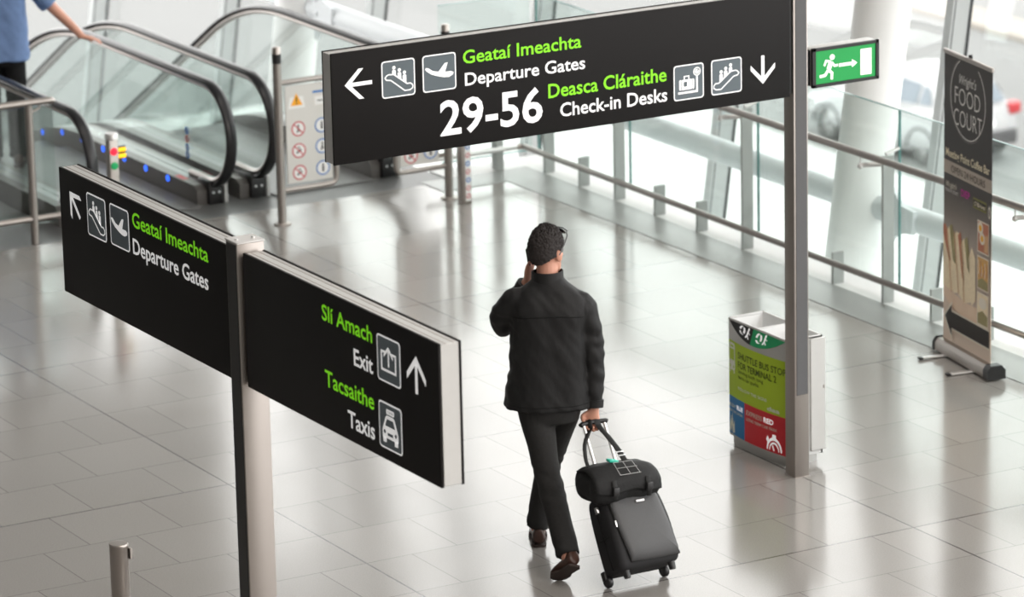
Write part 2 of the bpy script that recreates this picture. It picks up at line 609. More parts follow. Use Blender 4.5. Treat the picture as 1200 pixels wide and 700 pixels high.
def gusset(y, s):
    """flared plate with two bolts at the end of the tube; s = +1 tube runs towards +Y"""
    mb = MB()
    pts = [(0.0, .20), (0.0, -.22), (.045, -.22)]
    for k in range(9):
        a = PI / 2 * k / 8
        pts.append((.045 + .26 * (1 - math.cos(a)), -.22 + .15 * math.sin(a)))
    pts += [(.32, .085), (.18, .10), (.08, .20)]
    mb.prism(pts, lambda p, q, w: V((w, y + s * p, TZ + q)), TX - .10, TX - .07, 'tube_white')
    for q in (.12, .0, -.13):
        mb.sphere((TX - .105, y + s * .05, TZ + q), (.012, .026, .026), 'tube_white', 12, 8)
    return mb
TX, TZ = 5.06, 0.27
for a, b, lab in ((-6.0, 4.49 - .37, 'white tubular steel beam running right from the near leaning column behind the banner'),
                  (4.49 + .02, 12.65 - .37, 'white tubular steel beam spanning between the two leaning columns behind the glass'),
                  (12.65 + .02, 18.8, 'white tubular steel beam beyond the far leaning column behind the escalators')):
    t = thing('tube_beam', lab, 'beam', (TX, (a + b) / 2, TZ), 0, 'white tube beams')
    b_in = b + .35 if b < 18 else b
    mb = MB().cyl((TX, a + .02, TZ), (TX, b_in - .02, TZ), 0.085, 'tube_white', 28)
    mb.build('tube', t)
    if b < 18:
        gusset(b, -1).build('end_plate', t)

# ------------------------------------------------------------------ glass balustrade along the right edge
t = thing('glass_balustrade', 'glass balustrade with fin posts and steel handrails along the right floor edge and corner', 'balustrade', (4.3, 2, 0))
PY = [6.41 - 1.632 * k for k in range(0, 7)]
for y in [7.38] + PY:
    mb = MB()
    mb.box((4.26, y - .02, .003), (4.345, y, 0.955), 'fin', .002, 1)
    mb.build('post', t)
for k in range(0, 6):
    for f in (1, 2):
        y = 6.41 - 1.632 * k - .544 * f + (0.016 if f == 1 else 0.02)
        MB().box((4.26, y - .02, .003), (4.345, y, 0.212), 'fin', .002, 1).build('stub_post', t)
MB().box((4.26, 6.875, .003), (4.345, 6.893, .212), 'fin', .002, 1).build('stub_post', t)
gl = [7.69, 6.42 + .0] + [6.42 - 1.632 * k for k in range(1, 7)]
for a, b in zip(gl[:-1], gl[1:]):
    mb = MB()
    y0, y1 = b + .006, a - .006
    mb.box((4.395, y0, .09), (4.410, y1, 1.23), 'glass')
    mb.box((4.3945, y0, .082), (4.4105, y1, .0905), 'glass_edge')
    mb.box((4.3945, y0, 1.2295), (4.4105, y1, 1.233), 'glass_edge')
    mb.box((4.3945, y1 - .002, .09), (4.4105, y1 + .006, 1.23), 'glass_edge')
    mb.build('glass_panel', t, smooth=False)
mb = MB()
arc = [(4.205 - .05 + .05 * math.cos(a), 7.575 - .05 + .05 * math.sin(a), .170) for a in [PI / 2 * k / 6 for k in range(7)]]
mb.tube([(4.205, -4, .170)] + arc, .021, 'rail', 16)
mb.build('foot_rail', t)
mb = MB()
mb.tube([(4.17, -4, .965), (4.17, 7.3, .965)], .023, 'rail', 16)
mb.build('handrail', t)
for y in PY:
    mb = MB()
    mb.cyl((4.17, y + .10, .955), (4.17, y + .10, .885), .005, 'steel_light', 10)
    mb.cyl((4.17, y + .10, .89), (4.30, y + .002, .90), .016, 'steel_light', 14)
    mb.sphere((4.17, y + .10, .885), .02, 'steel_light', 12, 8)
    mb.cyl((4.30, y + .01, .96), (4.40, y + .01, .985), .012, 'steel_light', 10)
    mb.build('rail_bracket', t)

mb = MB()
mb.tube([(4.155, 7.575, .170), (3.62, 7.575, .170), (3.42, 7.575, .170)], .021, 'steel_light', 16)
mb.build('foot_rail', t)
for x in (4.03,):
    MB().box((x - .01, 7.63, .003), (x + .05, 7.70, .955), 'fin', .002, 1).build('post', t)
mb = MB()
mb.box((3.64, 7.74, .09), (4.38, 7.755, 1.23), 'glass')
mb.box((3.64, 7.7395, .082), (4.38, 7.7555, .0905), 'glass_edge')
mb.box((3.64, 7.7395, 1.2295), (4.38, 7.7555, 1.233), 'glass_edge')
mb.build('glass_panel', t, smooth=False)
MB().tube([(4.10, 7.54, .965), (3.42, 7.54, .965)], .023, 'steel_light', 16).build('handrail', t)

# ================================================================== WAYFINDING SIGNS
def icon_box(a):
    a.rrect(0, 0, 1, 1, .09, 'sign_white', 1)
    a.rrect(.035, .035, .965, .965, .065, 'sign_slate', 2)

def icon_escalator(art, box, up=False, art_fn=None):
    a = Art(art.fn0, art.mb, box)
    icon_box(a)
    mx = (lambda p: (1 - p[0], p[1])) if up else (lambda p: p)
    loop = [(.14, .60), (.10, .545), (.14, .49), (.27, .47), (.68, .15), (.84, .15), (.92, .20), (.92, .27), (.86, .33), (.75, .33), (.36, .62), (.20, .63)]
    a.stroke([mx(p) for p in loop], .035, 'sign_white', 3, True)
    for hx, hy in ((.37, .80), (.53, .72), (.68, .64)):
        a.disc(mx((hx, hy)), .05, 'sign_white', 4, 14)
        w = .055
        by = .62 - (hx - .36) * .76 + .015
        a.poly([mx(p) for p in ((hx - w, by + .02), (hx + w, by - .05), (hx + w, hy - .085), (hx + w * .6, hy - .06), (hx - w * .6, hy - .06), (hx - w, hy - .085))], 'sign_white', 3)

def icon_plane(art, box):
    a = Art(art.fn0, art.mb, box)
    icon_box(a)
    a.poly([(.07, .63), (.10, .67), (.17, .655), (.30, .565), (.46, .53), (.40, .42), (.26, .47), (.12, .57)], 'sign_white', 3)
    a.poly([(.40, .42), (.46, .53), (.62, .50), (.84, .50), (.92, .46), (.90, .40), (.78, .345), (.60, .36)], 'sign_white', 4)
    a.poly([(.46, .52), (.66, .74), (.75, .745), (.66, .49)], 'sign_white', 5)

def icon_luggage(art, box):
    a = Art(art.fn0, art.mb, box)
    icon_box(a)
    a.poly([(.14, .18), (.80, .18), (.80, .60), (.74, .60), (.74, .24), (.14, .24)], 'sign_white', 3)
    a.rrect(.18, .29, .68, .58, .03, 'sign_white', 3)
    a.stroke([(.35, .58), (.35, .67), (.50, .67), (.50, .58)], .035, 'sign_white', 3)
    a.rrect(.33, .38, .44, .52, .02, 'sign_slate', 4)
    for u in (.245, .60):
        a.rect(u, .29, u + .018, .58, 'sign_slate', 4)
    a.rect(.745, .55, .795, .72, 'sign_white', 3)
    a.disc((.77, .77), .125, 'sign_white', 4)
    a.ring((.77, .77), .085, .02, 'sign_slate', 5)
    a.stroke([(.77, .77), (.82, .83)], .025, 'sign_slate', 6)

def icon_exit(art, box):
    a = Art(art.fn0, art.mb, box)
    icon_box(a)
    a.stroke([(.37, .66), (.20, .66), (.20, .27), (.80, .27), (.80, .66), (.63, .66)], .05, 'sign_white', 3)
    a.rect(.475, .36, .525, .72, 'sign_white', 3)
    a.poly([(.50, .80), (.30, .60), (.30, .54), (.50, .72), (.70, .54), (.70, .60)], 'sign_white', 4)

def icon_taxi(art, box):
    a = Art(art.fn0, art.mb, box)
    icon_box(a)
    a.rrect(.34, .76, .68, .87, .02, 'sign_white', 3)
    a.text('TAXI', .38, .64, .785, .06, 'sign_slate', 4, .01)
    a.poly([(.16, .40), (.20, .48), (.30, .68), (.36, .73), (.64, .73), (.70, .68), (.80, .48), (.84, .40), (.84, .24), (.16, .24)], 'sign_white', 3)
    a.poly([(.28, .50), (.36, .66), (.64, .66), (.72, .50)], 'sign_slate', 4)
    a.disc((.26, .37), .05, 'sign_slate', 4, 14)
    a.disc((.74, .37), .05, 'sign_slate', 4, 14)
    a.rect(.38, .30, .62, .37, 'sign_slate', 4)
    a.rect(.18, .14, .32, .25, 'sign_white', 3)
    a.rect(.68, .14, .82, .25, 'sign_white', 3)

def arrow(art, box, rot=0):
    """arrow pointing up in the unit box, turned by rot degrees"""
    a = Art(art.fn0, art.mb)
    u0, v0, u1, v1 = box
    cu, cv, su = (u0 + u1) / 2, (v0 + v1) / 2, (u1 - u0)
    c, s_ = math.cos(math.radians(rot)), math.sin(math.radians(rot))
    f = lambda p: (cu + su * (c * (p[0] - .5) - s_ * (p[1] - .5)), cv + su * (s_ * (p[0] - .5) + c * (p[1] - .5)))
    for pl in ([(.435, 0), (.565, 0), (.565, .78), (.435, .78)],
               [(.5, 1.0), (0, .48), (.0, .30), (.5, .80)], [(.5, 1.0), (.5, .80), (1.0, .30), (1.0, .48)]):
        a.poly([f(p) for p in pl], 'sign_white', 1)

def sign_panel(t, lo, hi, face_axis, name='sign_panel'):
    """aluminium box with black face sheets on both sides; face_axis 0: faces -X/+X, 1: faces -Y/+Y"""
    lo, hi = V(lo), V(hi)
    mb = MB()
    a, b = lo.copy(), hi.copy()
    a[face_axis] += .012
    b[face_axis] -= .012
    a.z += .004
    b.z -= .004
    mb.box(a, b, 'alu_white', .003, 1)
    # extrusion grooves along the top edge
    for q in (.28, .72):
        g0, g1 = a.copy(), b.copy()
        w = a[face_axis] + (b[face_axis] - a[face_axis]) * q
        g0[face_axis], g1[face_axis] = w - .002, w + .002
        g0.z, g1.z = b.z - .001, b.z + .0008
        mb.box(g0, g1, 'steel')
    p = mb.build(name, t)
    for side in (0, 1):
        a, b = lo.copy(), hi.copy()
        if side == 0:
            b[face_axis] = a[face_axis] + .014
        else:
            a[face_axis] = b[face_axis] - .014
        MB().box(a, b, 'sign_black', .004, 2).build('face_sheet', p)
    return p

# ---- big sign by the bin: panel along X, read from -Y
t = thing('wayfinding_sign', 'long black overhead sign reading 29-56 and Check-in Desks on steel post beside bin', 'sign', (1.845, .45, 0), 0, None)
SB = t
mb = MB()
mb.box((1.800, .402, 0), (1.893, .500, 2.85), 'steel', .004, 2)
p = mb.build('post', t)
MB().box((1.812, .3985, .475), (1.884, .404, 2.85), 'inset_grey', .001, 1).build('inset_strip', p)
MB().box((1.796, .398, 0), (1.897, .504, .004), 'steel', .001, 1).build('base_collar', p)
pn = sign_panel(t, (-.993, .400, 2.160), (1.778, .505, 2.741), 1)
MB().box((1.778, .415, 2.175), (1.801, .49, 2.735), 'sign_edge').build('mounting_bracket', t)
fn = lambda u, v, h: V((u, .3995 - h, v))
def pict(name, f, *a, **k):
    art = Art(fn)
    f(art, *a, **k)
    art.mb.build(name, pn, smooth=False)
pict('arrow', arrow, (-.92, 2.490, -.762, 2.648), 90)
pict('arrow', arrow, (1.525, 2.255, 1.680, 2.412), 180)
pict('escalator_pictogram', icon_escalator, (-.707, 2.472, -.513, 2.666))
pict('plane_pictogram', icon_plane, (-.469, 2.472, -.273, 2.666))
pict('luggage_pictogram', icon_luggage, (1.040, 2.231, 1.228, 2.422))
pict('escalator_pictogram', icon_escalator, (1.275, 2.232, 1.468, 2.424), up=True)
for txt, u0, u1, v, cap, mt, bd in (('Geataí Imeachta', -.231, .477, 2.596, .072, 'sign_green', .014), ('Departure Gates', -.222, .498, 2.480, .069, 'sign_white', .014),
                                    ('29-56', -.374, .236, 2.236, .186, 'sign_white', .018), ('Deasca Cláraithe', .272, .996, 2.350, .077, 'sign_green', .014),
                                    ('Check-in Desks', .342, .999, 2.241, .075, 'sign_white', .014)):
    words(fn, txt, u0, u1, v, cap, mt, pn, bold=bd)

# ---- sign on the left: two panels along Y, read from -X
t = thing('wayfinding_sign', 'black double sign reading Exit and Taxis on square steel post in left foreground', 'sign', (-3.09, -2.87, 0))
mb = MB()
mb.box((-3.160, -2.905, 0), (-3.032, -2.800, 2.775), 'steel', .004, 2)
p = mb.build('post', t)
mb = MB()
mb.box((-3.163, -2.910, 2.775), (-3.029, -2.795, 2.783), 'steel_light', .002, 1)
for x in (-3.135, -3.057):
    mb.cyl((x, -2.852, 2.783), (x, -2.852, 2.788), .008, 'screw', 12)
mb.build('post_cap', p)
mb = MB()
mb.box((-3.1625, -2.896, 0), (-3.1595, -2.810, 2.77), 'sign_edge')
mb.build('dark_inset', p)
for y0, y1, nm in ((-2.795, -1.058, 'L'), (-4.618, -2.932, 'R')):
    pn = sign_panel(t, (-3.147, y0, 2.160), (-3.042, y1, 2.745), 0)
    fn = lambda u, v, h: V((-3.1475 - h, -u, v))
    if nm == 'L':
        pict('arrow', arrow, (1.150, 2.525, 1.300, 2.675), 45)
        pict('escalator_pictogram', icon_escalator, (1.358, 2.492, 1.560, 2.690))
        pict('plane_pictogram', icon_plane, (1.604, 2.500, 1.803, 2.690))
        rows = (('Geataí Imeachta', 1.840, 2.600, 2.630, .070, 'sign_green'), ('Departure Gates', 1.836, 2.590, 2.506, .073, 'sign_white'))
        MB().box((-3.12, -1.06, 2.60), (-3.07, -1.03, 2.665), 'sign_edge', .003, 1).build('end_clip', t)
        MB().box((-3.12, -1.06, 2.45), (-3.07, -1.03, 2.515), 'sign_edge', .003, 1).build('end_clip', t)
    else:
        pict('arrow', arrow, (4.362, 2.500, 4.516, 2.655), 0)
        pict('exit_pictogram', icon_exit, (4.116, 2.486, 4.310, 2.676))
        pict('taxi_pictogram', icon_taxi, (4.116, 2.209, 4.308, 2.402))
        rows = (('Slí Amach', 3.645, 4.077, 2.622, .068, 'sign_green'), ('Exit', 3.914, 4.077, 2.494, .072, 'sign_white'),
                ('Tacsaithe', 3.655, 4.077, 2.345, .071, 'sign_green'), ('Taxis', 3.847, 4.076, 2.220, .073, 'sign_white'))
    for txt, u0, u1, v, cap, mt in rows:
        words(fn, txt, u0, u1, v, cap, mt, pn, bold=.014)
MB().box((-3.13, -2.800, 2.2), (-3.06, -2.793, 2.73), 'sign_edge').build('mounting_bracket', t)
MB().box((-3.13, -2.934, 2.2), (-3.06, -2.903, 2.73), 'sign_edge').build('mounting_bracket', t)

# ---- emergency exit light box
M['exit_green'] = mat('exit_sign_green', (0.0, 0.25, 0.05), 0.35, emit=(0.004, 0.30, 0.055, 1), estr=0.45)
M['exit_white'] = mat('exit_sign_white', (0.85, 0.85, 0.82), 0.35, emit=(1, 0.97, 0.93, 1), estr=0.5)
t = thing('exit_light', 'green lit running man exit sign box mounted on the steel sign post', 'exit sign', (1.9, .45, 2.19))
b = MB().box((1.925, .412, 2.192), (2.352, .500, 2.404), 'alu_white', .006, 2).build('housing', t)
MB().box((1.8935, .425, 2.20), (1.928, .49, 2.395), 'black_plastic', .003, 1).build('wall_mount', t)
mb = MB()
for a, c in (((1.921, 2.188), (2.356, 2.206)), ((1.921, 2.388), (2.356, 2.406)), ((1.921, 2.188), (1.945, 2.406)), ((2.334, 2.188), (2.356, 2.406))):
    mb.box((a[0], .398, a[1]), (c[0], .416, c[1]), 'black_plastic', .002, 1)
mb.build('frame', t)
pl = MB().box((1.940, .404, 2.200), (2.340, .413, 2.395), 'exit_green').build('lit_panel', t)
a = Art(lambda u, v, h: V((u, .4037 - h, v)))
a.rect(2.236, 2.222, 2.308, 2.366, 'exit_white')
a.poly([(2.095, 2.286), (2.180, 2.286), (2.180, 2.272), (2.215, 2.295), (2.180, 2.318), (2.180, 2.304), (2.095, 2.304)], 'exit_white')
a.disc((2.052, 2.345), .016, 'exit_white')
for w, path in ((.028, [(2.045, 2.322), (2.028, 2.280)]), (.013, [(2.042, 2.322), (2.012, 2.328), (2.000, 2.302)]), (.013, [(2.048, 2.318), (2.066, 2.296), (2.088, 2.298)]),
                (.016, [(2.026, 2.278), (2.050, 2.258), (2.048, 2.222)]), (.016, [(2.024, 2.276), (2.006, 2.250), (1.970, 2.246)])):
    a.stroke(path, w, 'exit_white')
a.mb.build('running_man_symbol', pl, smooth=False)

# ================================================================== RECYCLING BIN
M['bin_steel'] = mat('bin_brushed_steel', (0.55, 0.55, 0.54), 0.4, 0.8, 0.06, 40, stretch=(1, 1, 30))
M['bin_white'] = mat('bin_pale_end', (0.66, 0.67, 0.67), 0.5, 0.2)
M['bin_green'] = mat('lime_green_wrap', srgb(172, 200, 34), 0.5)
M['bin_blue'] = mat('blue_wrap', srgb(22, 118, 178), 0.5)
M['bin_red'] = mat('red_wrap', srgb(205, 32, 46), 0.5)
M['print_dark'] = mat('dark_green_print', srgb(62, 78, 20), 0.6)
M['print_pale'] = mat('pale_print', srgb(228, 232, 214), 0.6)
M['fascia_green'] = mat('recycling_green', srgb(20, 150, 92), 0.5)
M['fascia_black'] = mat('fascia_black', (0.014, 0.014, 0.014), 0.5)
M['dark_void'] = mat('dark_bin_liner', (0.02, 0.02, 0.02), 0.8)
t = thing('recycling_bin', 'slim steel recycling bin with lime green, blue and red wrap behind sign post', 'bin', (1.97, .88, 0))
BY0, BY1, BXF, BXB, BZ0, BZ1 = .585, 1.185, 1.872, 2.105, .05, .735
BUL = .030
def bulge(s):
    return BUL * (1 - (2 * s - 1) ** 2)
def bskin(s, z, h=0.0):          # s runs from the +Y end to the -Y end
    return V((BXF - bulge(s) - h, BY1 + (BY0 - BY1) * s, z))
def btop(s):
    return BZ1 - .004 - .095 * (1 - (2 * s - 1) ** 2)
NS = 24
mb = MB()
# body: bottom ring and top ring (curved front, straight back)
lowr, topr = [], []
for i in range(NS + 1):
    s_ = i / NS
    lowr.append(bskin(s_, BZ0))
    topr.append(bskin(s_, btop(s_)))
n = NS + 1
vs = lowr + topr
fs = [[i, i + 1, n + i + 1, n + i] for i in range(NS)]
mb.add(vs, fs, 'bin_steel')
mb.box((BXF, BY0, BZ0), (BXB, BY0 + .02, BZ1), 'bin_white', .002, 1)
mb.box((BXF, BY1 - .02, BZ0), (BXB, BY1, BZ1), 'bin_white', .002, 1)
mb.box((BXB - .015, BY0, BZ0), (BXB, BY1, BZ1), 'bin_white', .002, 1)
mb.add(lowr + [V((BXB, BY0, BZ0)), V((BXB, BY1, BZ0))], [list(range(n + 2))], 'bin_steel')
mb.build('body', t)
# end cap panel proud of the body
ep = MB().box((BXB - .085, BY0 - .012, .075), (BXB + .012, BY0 + .004, BZ1 - .01), 'alu_white', .003, 1).build('end_panel', t)
MB().box((BXB - .004, BY0 - .016, .43), (BXB + .004, BY0 - .010, .45), 'steel', .002, 1).build('lock', ep)
# fascia between the straight top edge and the curved skin
for a0, a1, mt in ((0, .44, 'fascia_black'), (.44, 1, 'fascia_green')):
    mb = MB()
    k = 14
    A = [a0 + (a1 - a0) * i / k for i in range(k + 1)]
    up = [V((BXF - .001, BY1 + (BY0 - BY1) * s_, BZ1)) for s_ in A]
    dn = [bskin(s_, btop(s_)) + V((-.001, 0, .0005)) for s_ in A]
    mb.add(up + dn, [[i, i + 1, k + 2 + i, k + 1 + i] for i in range(k)], mt)
    fp = mb.build('fascia', t)
    def ffn(u, v, h):
        top = V((BXF - .001, BY1 + (BY0 - BY1) * u, BZ1)); bot = bskin(u, btop(u))
        d = (top - bot)
        nn = V((-1, 0, .75)).normalized()
        return bot + d * v + nn * (h + .0012)
    ar = Art(ffn)
    c0 = .27 if a0 == 0 else .56
    for k3 in range(3):
        a1_ = math.radians(90 + 120 * k3)
        pts = []
        for q in range(5):
            aa = a1_ + math.radians(22 * q)
            pts.append((c0 + .038 * math.cos(aa), .52 + .26 * math.sin(aa)))
        ar.stroke(pts, .03, 'sign_white', 1)
    ar.disc((c0 + .105, .76), .014, 'sign_white', 1, 10, .09)
    ar.stroke([(c0 + .10, .68), (c0 + .095, .42), (c0 + .075, .22)], .022, 'sign_white')
    ar.stroke([(c0 + .095, .42), (c0 + .125, .22)], .016, 'sign_white')
    ar.stroke([(c0 + .10, .62), (c0 + .135, .48)], .014, 'sign_white')
    ar.mb.build('recycling_symbol', fp, smooth=False)
# top: rim, sloping inner tray walls, two openings with a divider
mb = MB()
mb.box((BXF - .004, BY0, BZ1 - .012), (BXF + .010, BY1, BZ1 + .002), 'alu_white', .002, 1)
mb.box((BXB - .014, BY0, BZ1 - .012), (BXB, BY1, BZ1 + .002), 'alu_white', .002, 1)
mb.box((BXF, BY0, BZ1 - .012), (BXB, BY0 + .014, BZ1 + .002), 'alu_white', .002, 1)
mb.box((BXF, BY1 - .014, BZ1 - .012), (BXB, BY1, BZ1 + .002), 'alu_white', .002, 1)
for y0, y1 in ((BY0 + .014, (BY0 + BY1) / 2 - .012), ((BY0 + BY1) / 2 + .012, BY1 - .014)):
    x0, x1 = BXF + .010, BXB - .014
    zt, zb = BZ1 - .001, BZ1 - .075
    o = [(x0, y0), (x1, y0), (x1, y1), (x0, y1)]
    q = [(x0 + .04, y0 + .055), (x1 - .04, y0 + .055), (x1 - .04, y1 - .055), (x0 + .04, y1 - .055)]
    mb.add([(*c, zt) for c in o] + [(*c, zb) for c in q], [[i, (i + 1) % 4, 4 + (i + 1) % 4, 4 + i] for i in range(4)], 'bin_white')
    mb.add([(*c, zb) for c in q] + [(*c, zb - .2) for c in q], [[i, (i + 1) % 4, 4 + (i + 1) % 4, 4 + i] for i in range(4)] + [[4, 5, 6, 7]], 'dark_void')
mb.box((BXF, (BY0 + BY1) / 2 - .012, BZ1 - .08), (BXB - .014, (BY0 + BY1) / 2 + .012, BZ1 + .001), 'alu_white', .002, 1)
mb.build('top_tray', t)
# plinth
mb = MB()
lo_, hi_ = [], []
for i in range(NS + 1):
    s_ = .05 + .9 * i / NS
    p_ = bskin(s_, 0)
    lo_.append(V((p_.x + .014, p_.y, 0)))
    hi_.append(V((p_.x + .014, p_.y, BZ0)))
lo_ += [V((BXB - .02, BY0 + .03, 0)), V((BXB - .02, BY1 - .03, 0))]
hi_ += [V((BXB - .02, BY0 + .03, BZ0)), V((BXB - .02, BY1 - .03, BZ0))]
mb.rings([lo_, hi_], 'bin_steel')
mb.build('plinth', t)
# wrap
def wrap(name, s0, s1, z0, z1, mt):
    mb = MB()
    k = 20
    A = [s0 + (s1 - s0) * i / k for i in range(k + 1)]
    mb.add([bskin(s_, z0, .0012) for s_ in A] + [bskin(s_, z1, .0012) for s_ in A], [[i, i + 1, k + 2 + i, k + 1 + i] for i in range(k)], mt)
    return mb.build(name, t)
wg = wrap('green_wrap', 0.005, .995, .285, .612, 'bin_green')
wb = wrap('blue_wrap', 0.005, .335, .062, .285, 'bin_blue')
wr = wrap('red_wrap', .335, .995, .062, .285, 'bin_red')
wf = lambda u, v, h: bskin(u, v, .002 + h)
words(wf, 'SHUTTLE BUS STOP', .215, .985, .528, .040, 'print_dark', wg, lv=1, bold=.008)
words(wf, 'FOR TERMINAL 2', .215, .855, .474, .040, 'print_dark', wg, lv=1, bold=.008)
words(wf, 'Serving both long', .215, .66, .444, .022, 'print_dark', wg, lv=1, bold=0)
words(wf, 'term car parks.', .215, .60, .412, .022, 'print_dark', wg, lv=1, bold=0)
words(wf, 'FOLLOW THE SIGNS', .215, .715, .345, .018, 'print_pale', wg, lv=1, bold=.008)
words(wf, 'daa', .72, .90, .300, .024, 'print_pale', wg, lv=1, bold=.03)
a = Art(wf)
a.rrect(.02, .44, .15, .60, .02, 'print_pale')
a.rect(.035, .50, .135, .565, 'bin_green', 2)
a.rect(.05, .575, .12, .587, 'bin_green', 2)
a.disc((.048, .462), .012, 'bin_green', 2, 12, .010)
a.disc((.122, .462), .012, 'bin_green', 2, 12, .010)
a.rect(.03, .425, .05, .442, 'print_pale')
a.rect(.12, .425, .14, .442, 'print_pale')
a.mb.build('bus_picture', wg, smooth=False)
words(wf, 'HOLIDAY', .015, .165, .222, .022, 'print_pale', wb, lv=1, bold=0)
words(wf, 'BLUE', .180, .305, .222, .026, 'sign_white', wb, lv=1, bold=.03)
words(wf, 'LONG TERM CAR PARK', .015, .305, .192, .016, 'print_pale', wb, lv=1, bold=0)
words(wf, 'EXPRESS', .375, .640, .222, .028, 'print_pale', wr, lv=1, bold=0)
words(wf, 'RED', .665, .81, .222, .030, 'sign_white', wr, lv=1, bold=.03)
words(wf, 'LONG TERM CAR PARK', .375, .86, .188, .018, 'print_pale', wr, lv=1, bold=0)
a = Art(wf)
a.stroke([(.03, .075), (.05, .14), (.07, .10), (.08, .16), (.10, .09), (.12, .12), (.12, .075)], .03, 'print_pale')
a.mb.build('hand_picture', wb, smooth=False)
a = Art(wf)
a.ring((.82, .085), .082, .016, 'sign_white', 1, 24, .06) if False else a.stroke([(.82 + .10 * math.cos(x_), .075 + .068 * math.sin(x_)) for x_ in [PI * k_ / 16 for k_ in range(17)]], .016, 'sign_white')
a.stroke([(.82 + .065 * math.cos(x_), .075 + .044 * math.sin(x_)) for x_ in [PI * k_ / 16 for k_ in range(17)]], .010, 'sign_white')
a.rect(.795, .148, .845, .168, 'sign_white')
a.stroke([(.735, .125), (.715, .142)], .03, 'sign_white')
a.stroke([(.82, .075), (.795, .105)], .012, 'sign_white')
a.mb.build('stopwatch_picture', wr, smooth=False)

# ================================================================== ROLL-UP BANNER
def banner_print():
    m = bpy.data.materials.new('banner_print_background')
    m.use_nodes = True
    nt = m.node_tree
    b = nt.nodes['Principled BSDF']
    b.inputs['Roughness'].default_value = 0.55
    tc = nt.nodes.new('ShaderNodeTexCoord')
    sp = nt.nodes.new('ShaderNodeSeparateXYZ')
    nt.links.new(tc.outputs['Object'], sp.inputs[0])
    mr = nt.nodes.new('ShaderNodeMapRange')
    mr.inputs[1].default_value, mr.inputs[2].default_value = 0.08, 1.86
    nt.links.new(sp.outputs['Z'], mr.inputs[0])
    cr = nt.nodes.new('ShaderNodeValToRGB')
    e = cr.color_ramp.elements
    e[0].position, e[0].color = 0.0, srgb(226, 208, 192)
    e[1].position, e[1].color = 1.0, srgb(52, 48, 46)
    for ps, c in ((.14, (218, 198, 182)), (.36, (176, 164, 154)), (.46, (118, 110, 104)), (.55, (58, 52, 50)), (.70, (40, 36, 35))):
        x = e.new(ps)
        x.color = srgb(*c)
    nt.links.new(mr.outputs[0], cr.inputs[0])
    nt.links.new(cr.outputs[0], b.inputs['Base Color'])
    return m
M['banner'] = banner_print()
M['b_grey'] = mat('banner_silver_line', srgb(226, 222, 218), .6)
M['b_dim'] = mat('banner_dim_line', srgb(130, 126, 122), .6)
M['b_cream'] = mat('banner_cream_text', srgb(226, 214, 186), .6)
M['b_taupe'] = mat('banner_taupe_band', srgb(172, 160, 148), .6)
M['b_magenta'] = mat('banner_magenta', srgb(190, 40, 150), .6)
M['b_olive'] = mat('banner_olive', srgb(120, 118, 60), .6)
M['b_bread'] = mat('print_bread', srgb(244, 222, 190), .7, var=.18, vscale=60)
M['b_crust'] = mat('print_crust', srgb(206, 164, 124), .7, var=.25, vscale=60)
M['b_lettuce'] = mat('print_lettuce', srgb(158, 148, 106), .7, var=.3, vscale=90)
M['b_ham'] = mat('print_ham', srgb(186, 120, 94), .7, var=.3, vscale=80)
M['b_plate'] = mat('print_plate', srgb(232, 206, 182), .7)
M['b_egg'] = mat('print_egg_white', srgb(232, 222, 206), .7)
M['b_yolk'] = mat('print_yolk', srgb(238, 176, 40), .7)
M['b_pasta'] = mat('print_pasta', srgb(214, 170, 110), .7, var=.35, vscale=120)
M['b_arrow'] = mat('banner_arrow_dark', srgb(44, 38, 36), .6)
BETA = 0.166
bd = V((-math.sin(BETA), -math.cos(BETA), 0))
t = thing('rollup_banner', 'tall dark roll-up banner advertising a food court beside the glass', 'banner', (3.95, 2.033, 0.004), -PI / 2 - BETA)
BW, BH = .640, 1.862        # printed width and top
# local: x along the banner to the right, -y towards the viewer
mb = MB()
prof = [(-.055, .012), (-.055, .060), (-.035, .085), (.030, .085), (.055, .060), (.055, .012)]
mb.prism(prof, lambda p, q, w: V((w, p, q)), -.012, BW + .02, 'steel')
c = mb.build('cassette', t, 'local')
for x in (-.030, BW + .018):
    MB().prism([(-.060, .008), (-.060, .062), (-.038, .092), (.034, .092), (.060, .062), (.060, .008)], lambda p, q, w: V((w, p, q)), x, x + (.018 if x < 0 else .062), 'black_plastic').build('end_cap', c, 'local')
for x in (.10, BW - .16):
    mb = MB()
    mb.box((x, -.205, .002), (x + .035, .16, .012), 'steel_light', .003, 1)
    f = mb.build('foot', t, 'local')
    MB().box((x - .002, -.222, .0), (x + .037, -.195, .014), 'black_plastic', .004, 1).build('foot_tip', f, 'local')
sheet = MB().box((0, -.0015, .080), (BW, .0015, BH - .01), 'banner').build('printed_sheet', t, 'local', smooth=False)
mb = MB().box((-.004, -.010, BH - .014), (BW + .004, .010, BH + .014), 'steel', .004, 1)
mb.build('top_rail', t, 'local')
mb = MB()
mb.cyl((BW * .5, .018, .06), (BW * .5, .018, BH - .01), .009, 'black_plastic', 12)
mb.cyl((BW * .5, .018, BH - .02), (BW * .5, .012, BH + .03), .012, 'black_plastic', 12)
mb.build('support_pole', t, 'local')
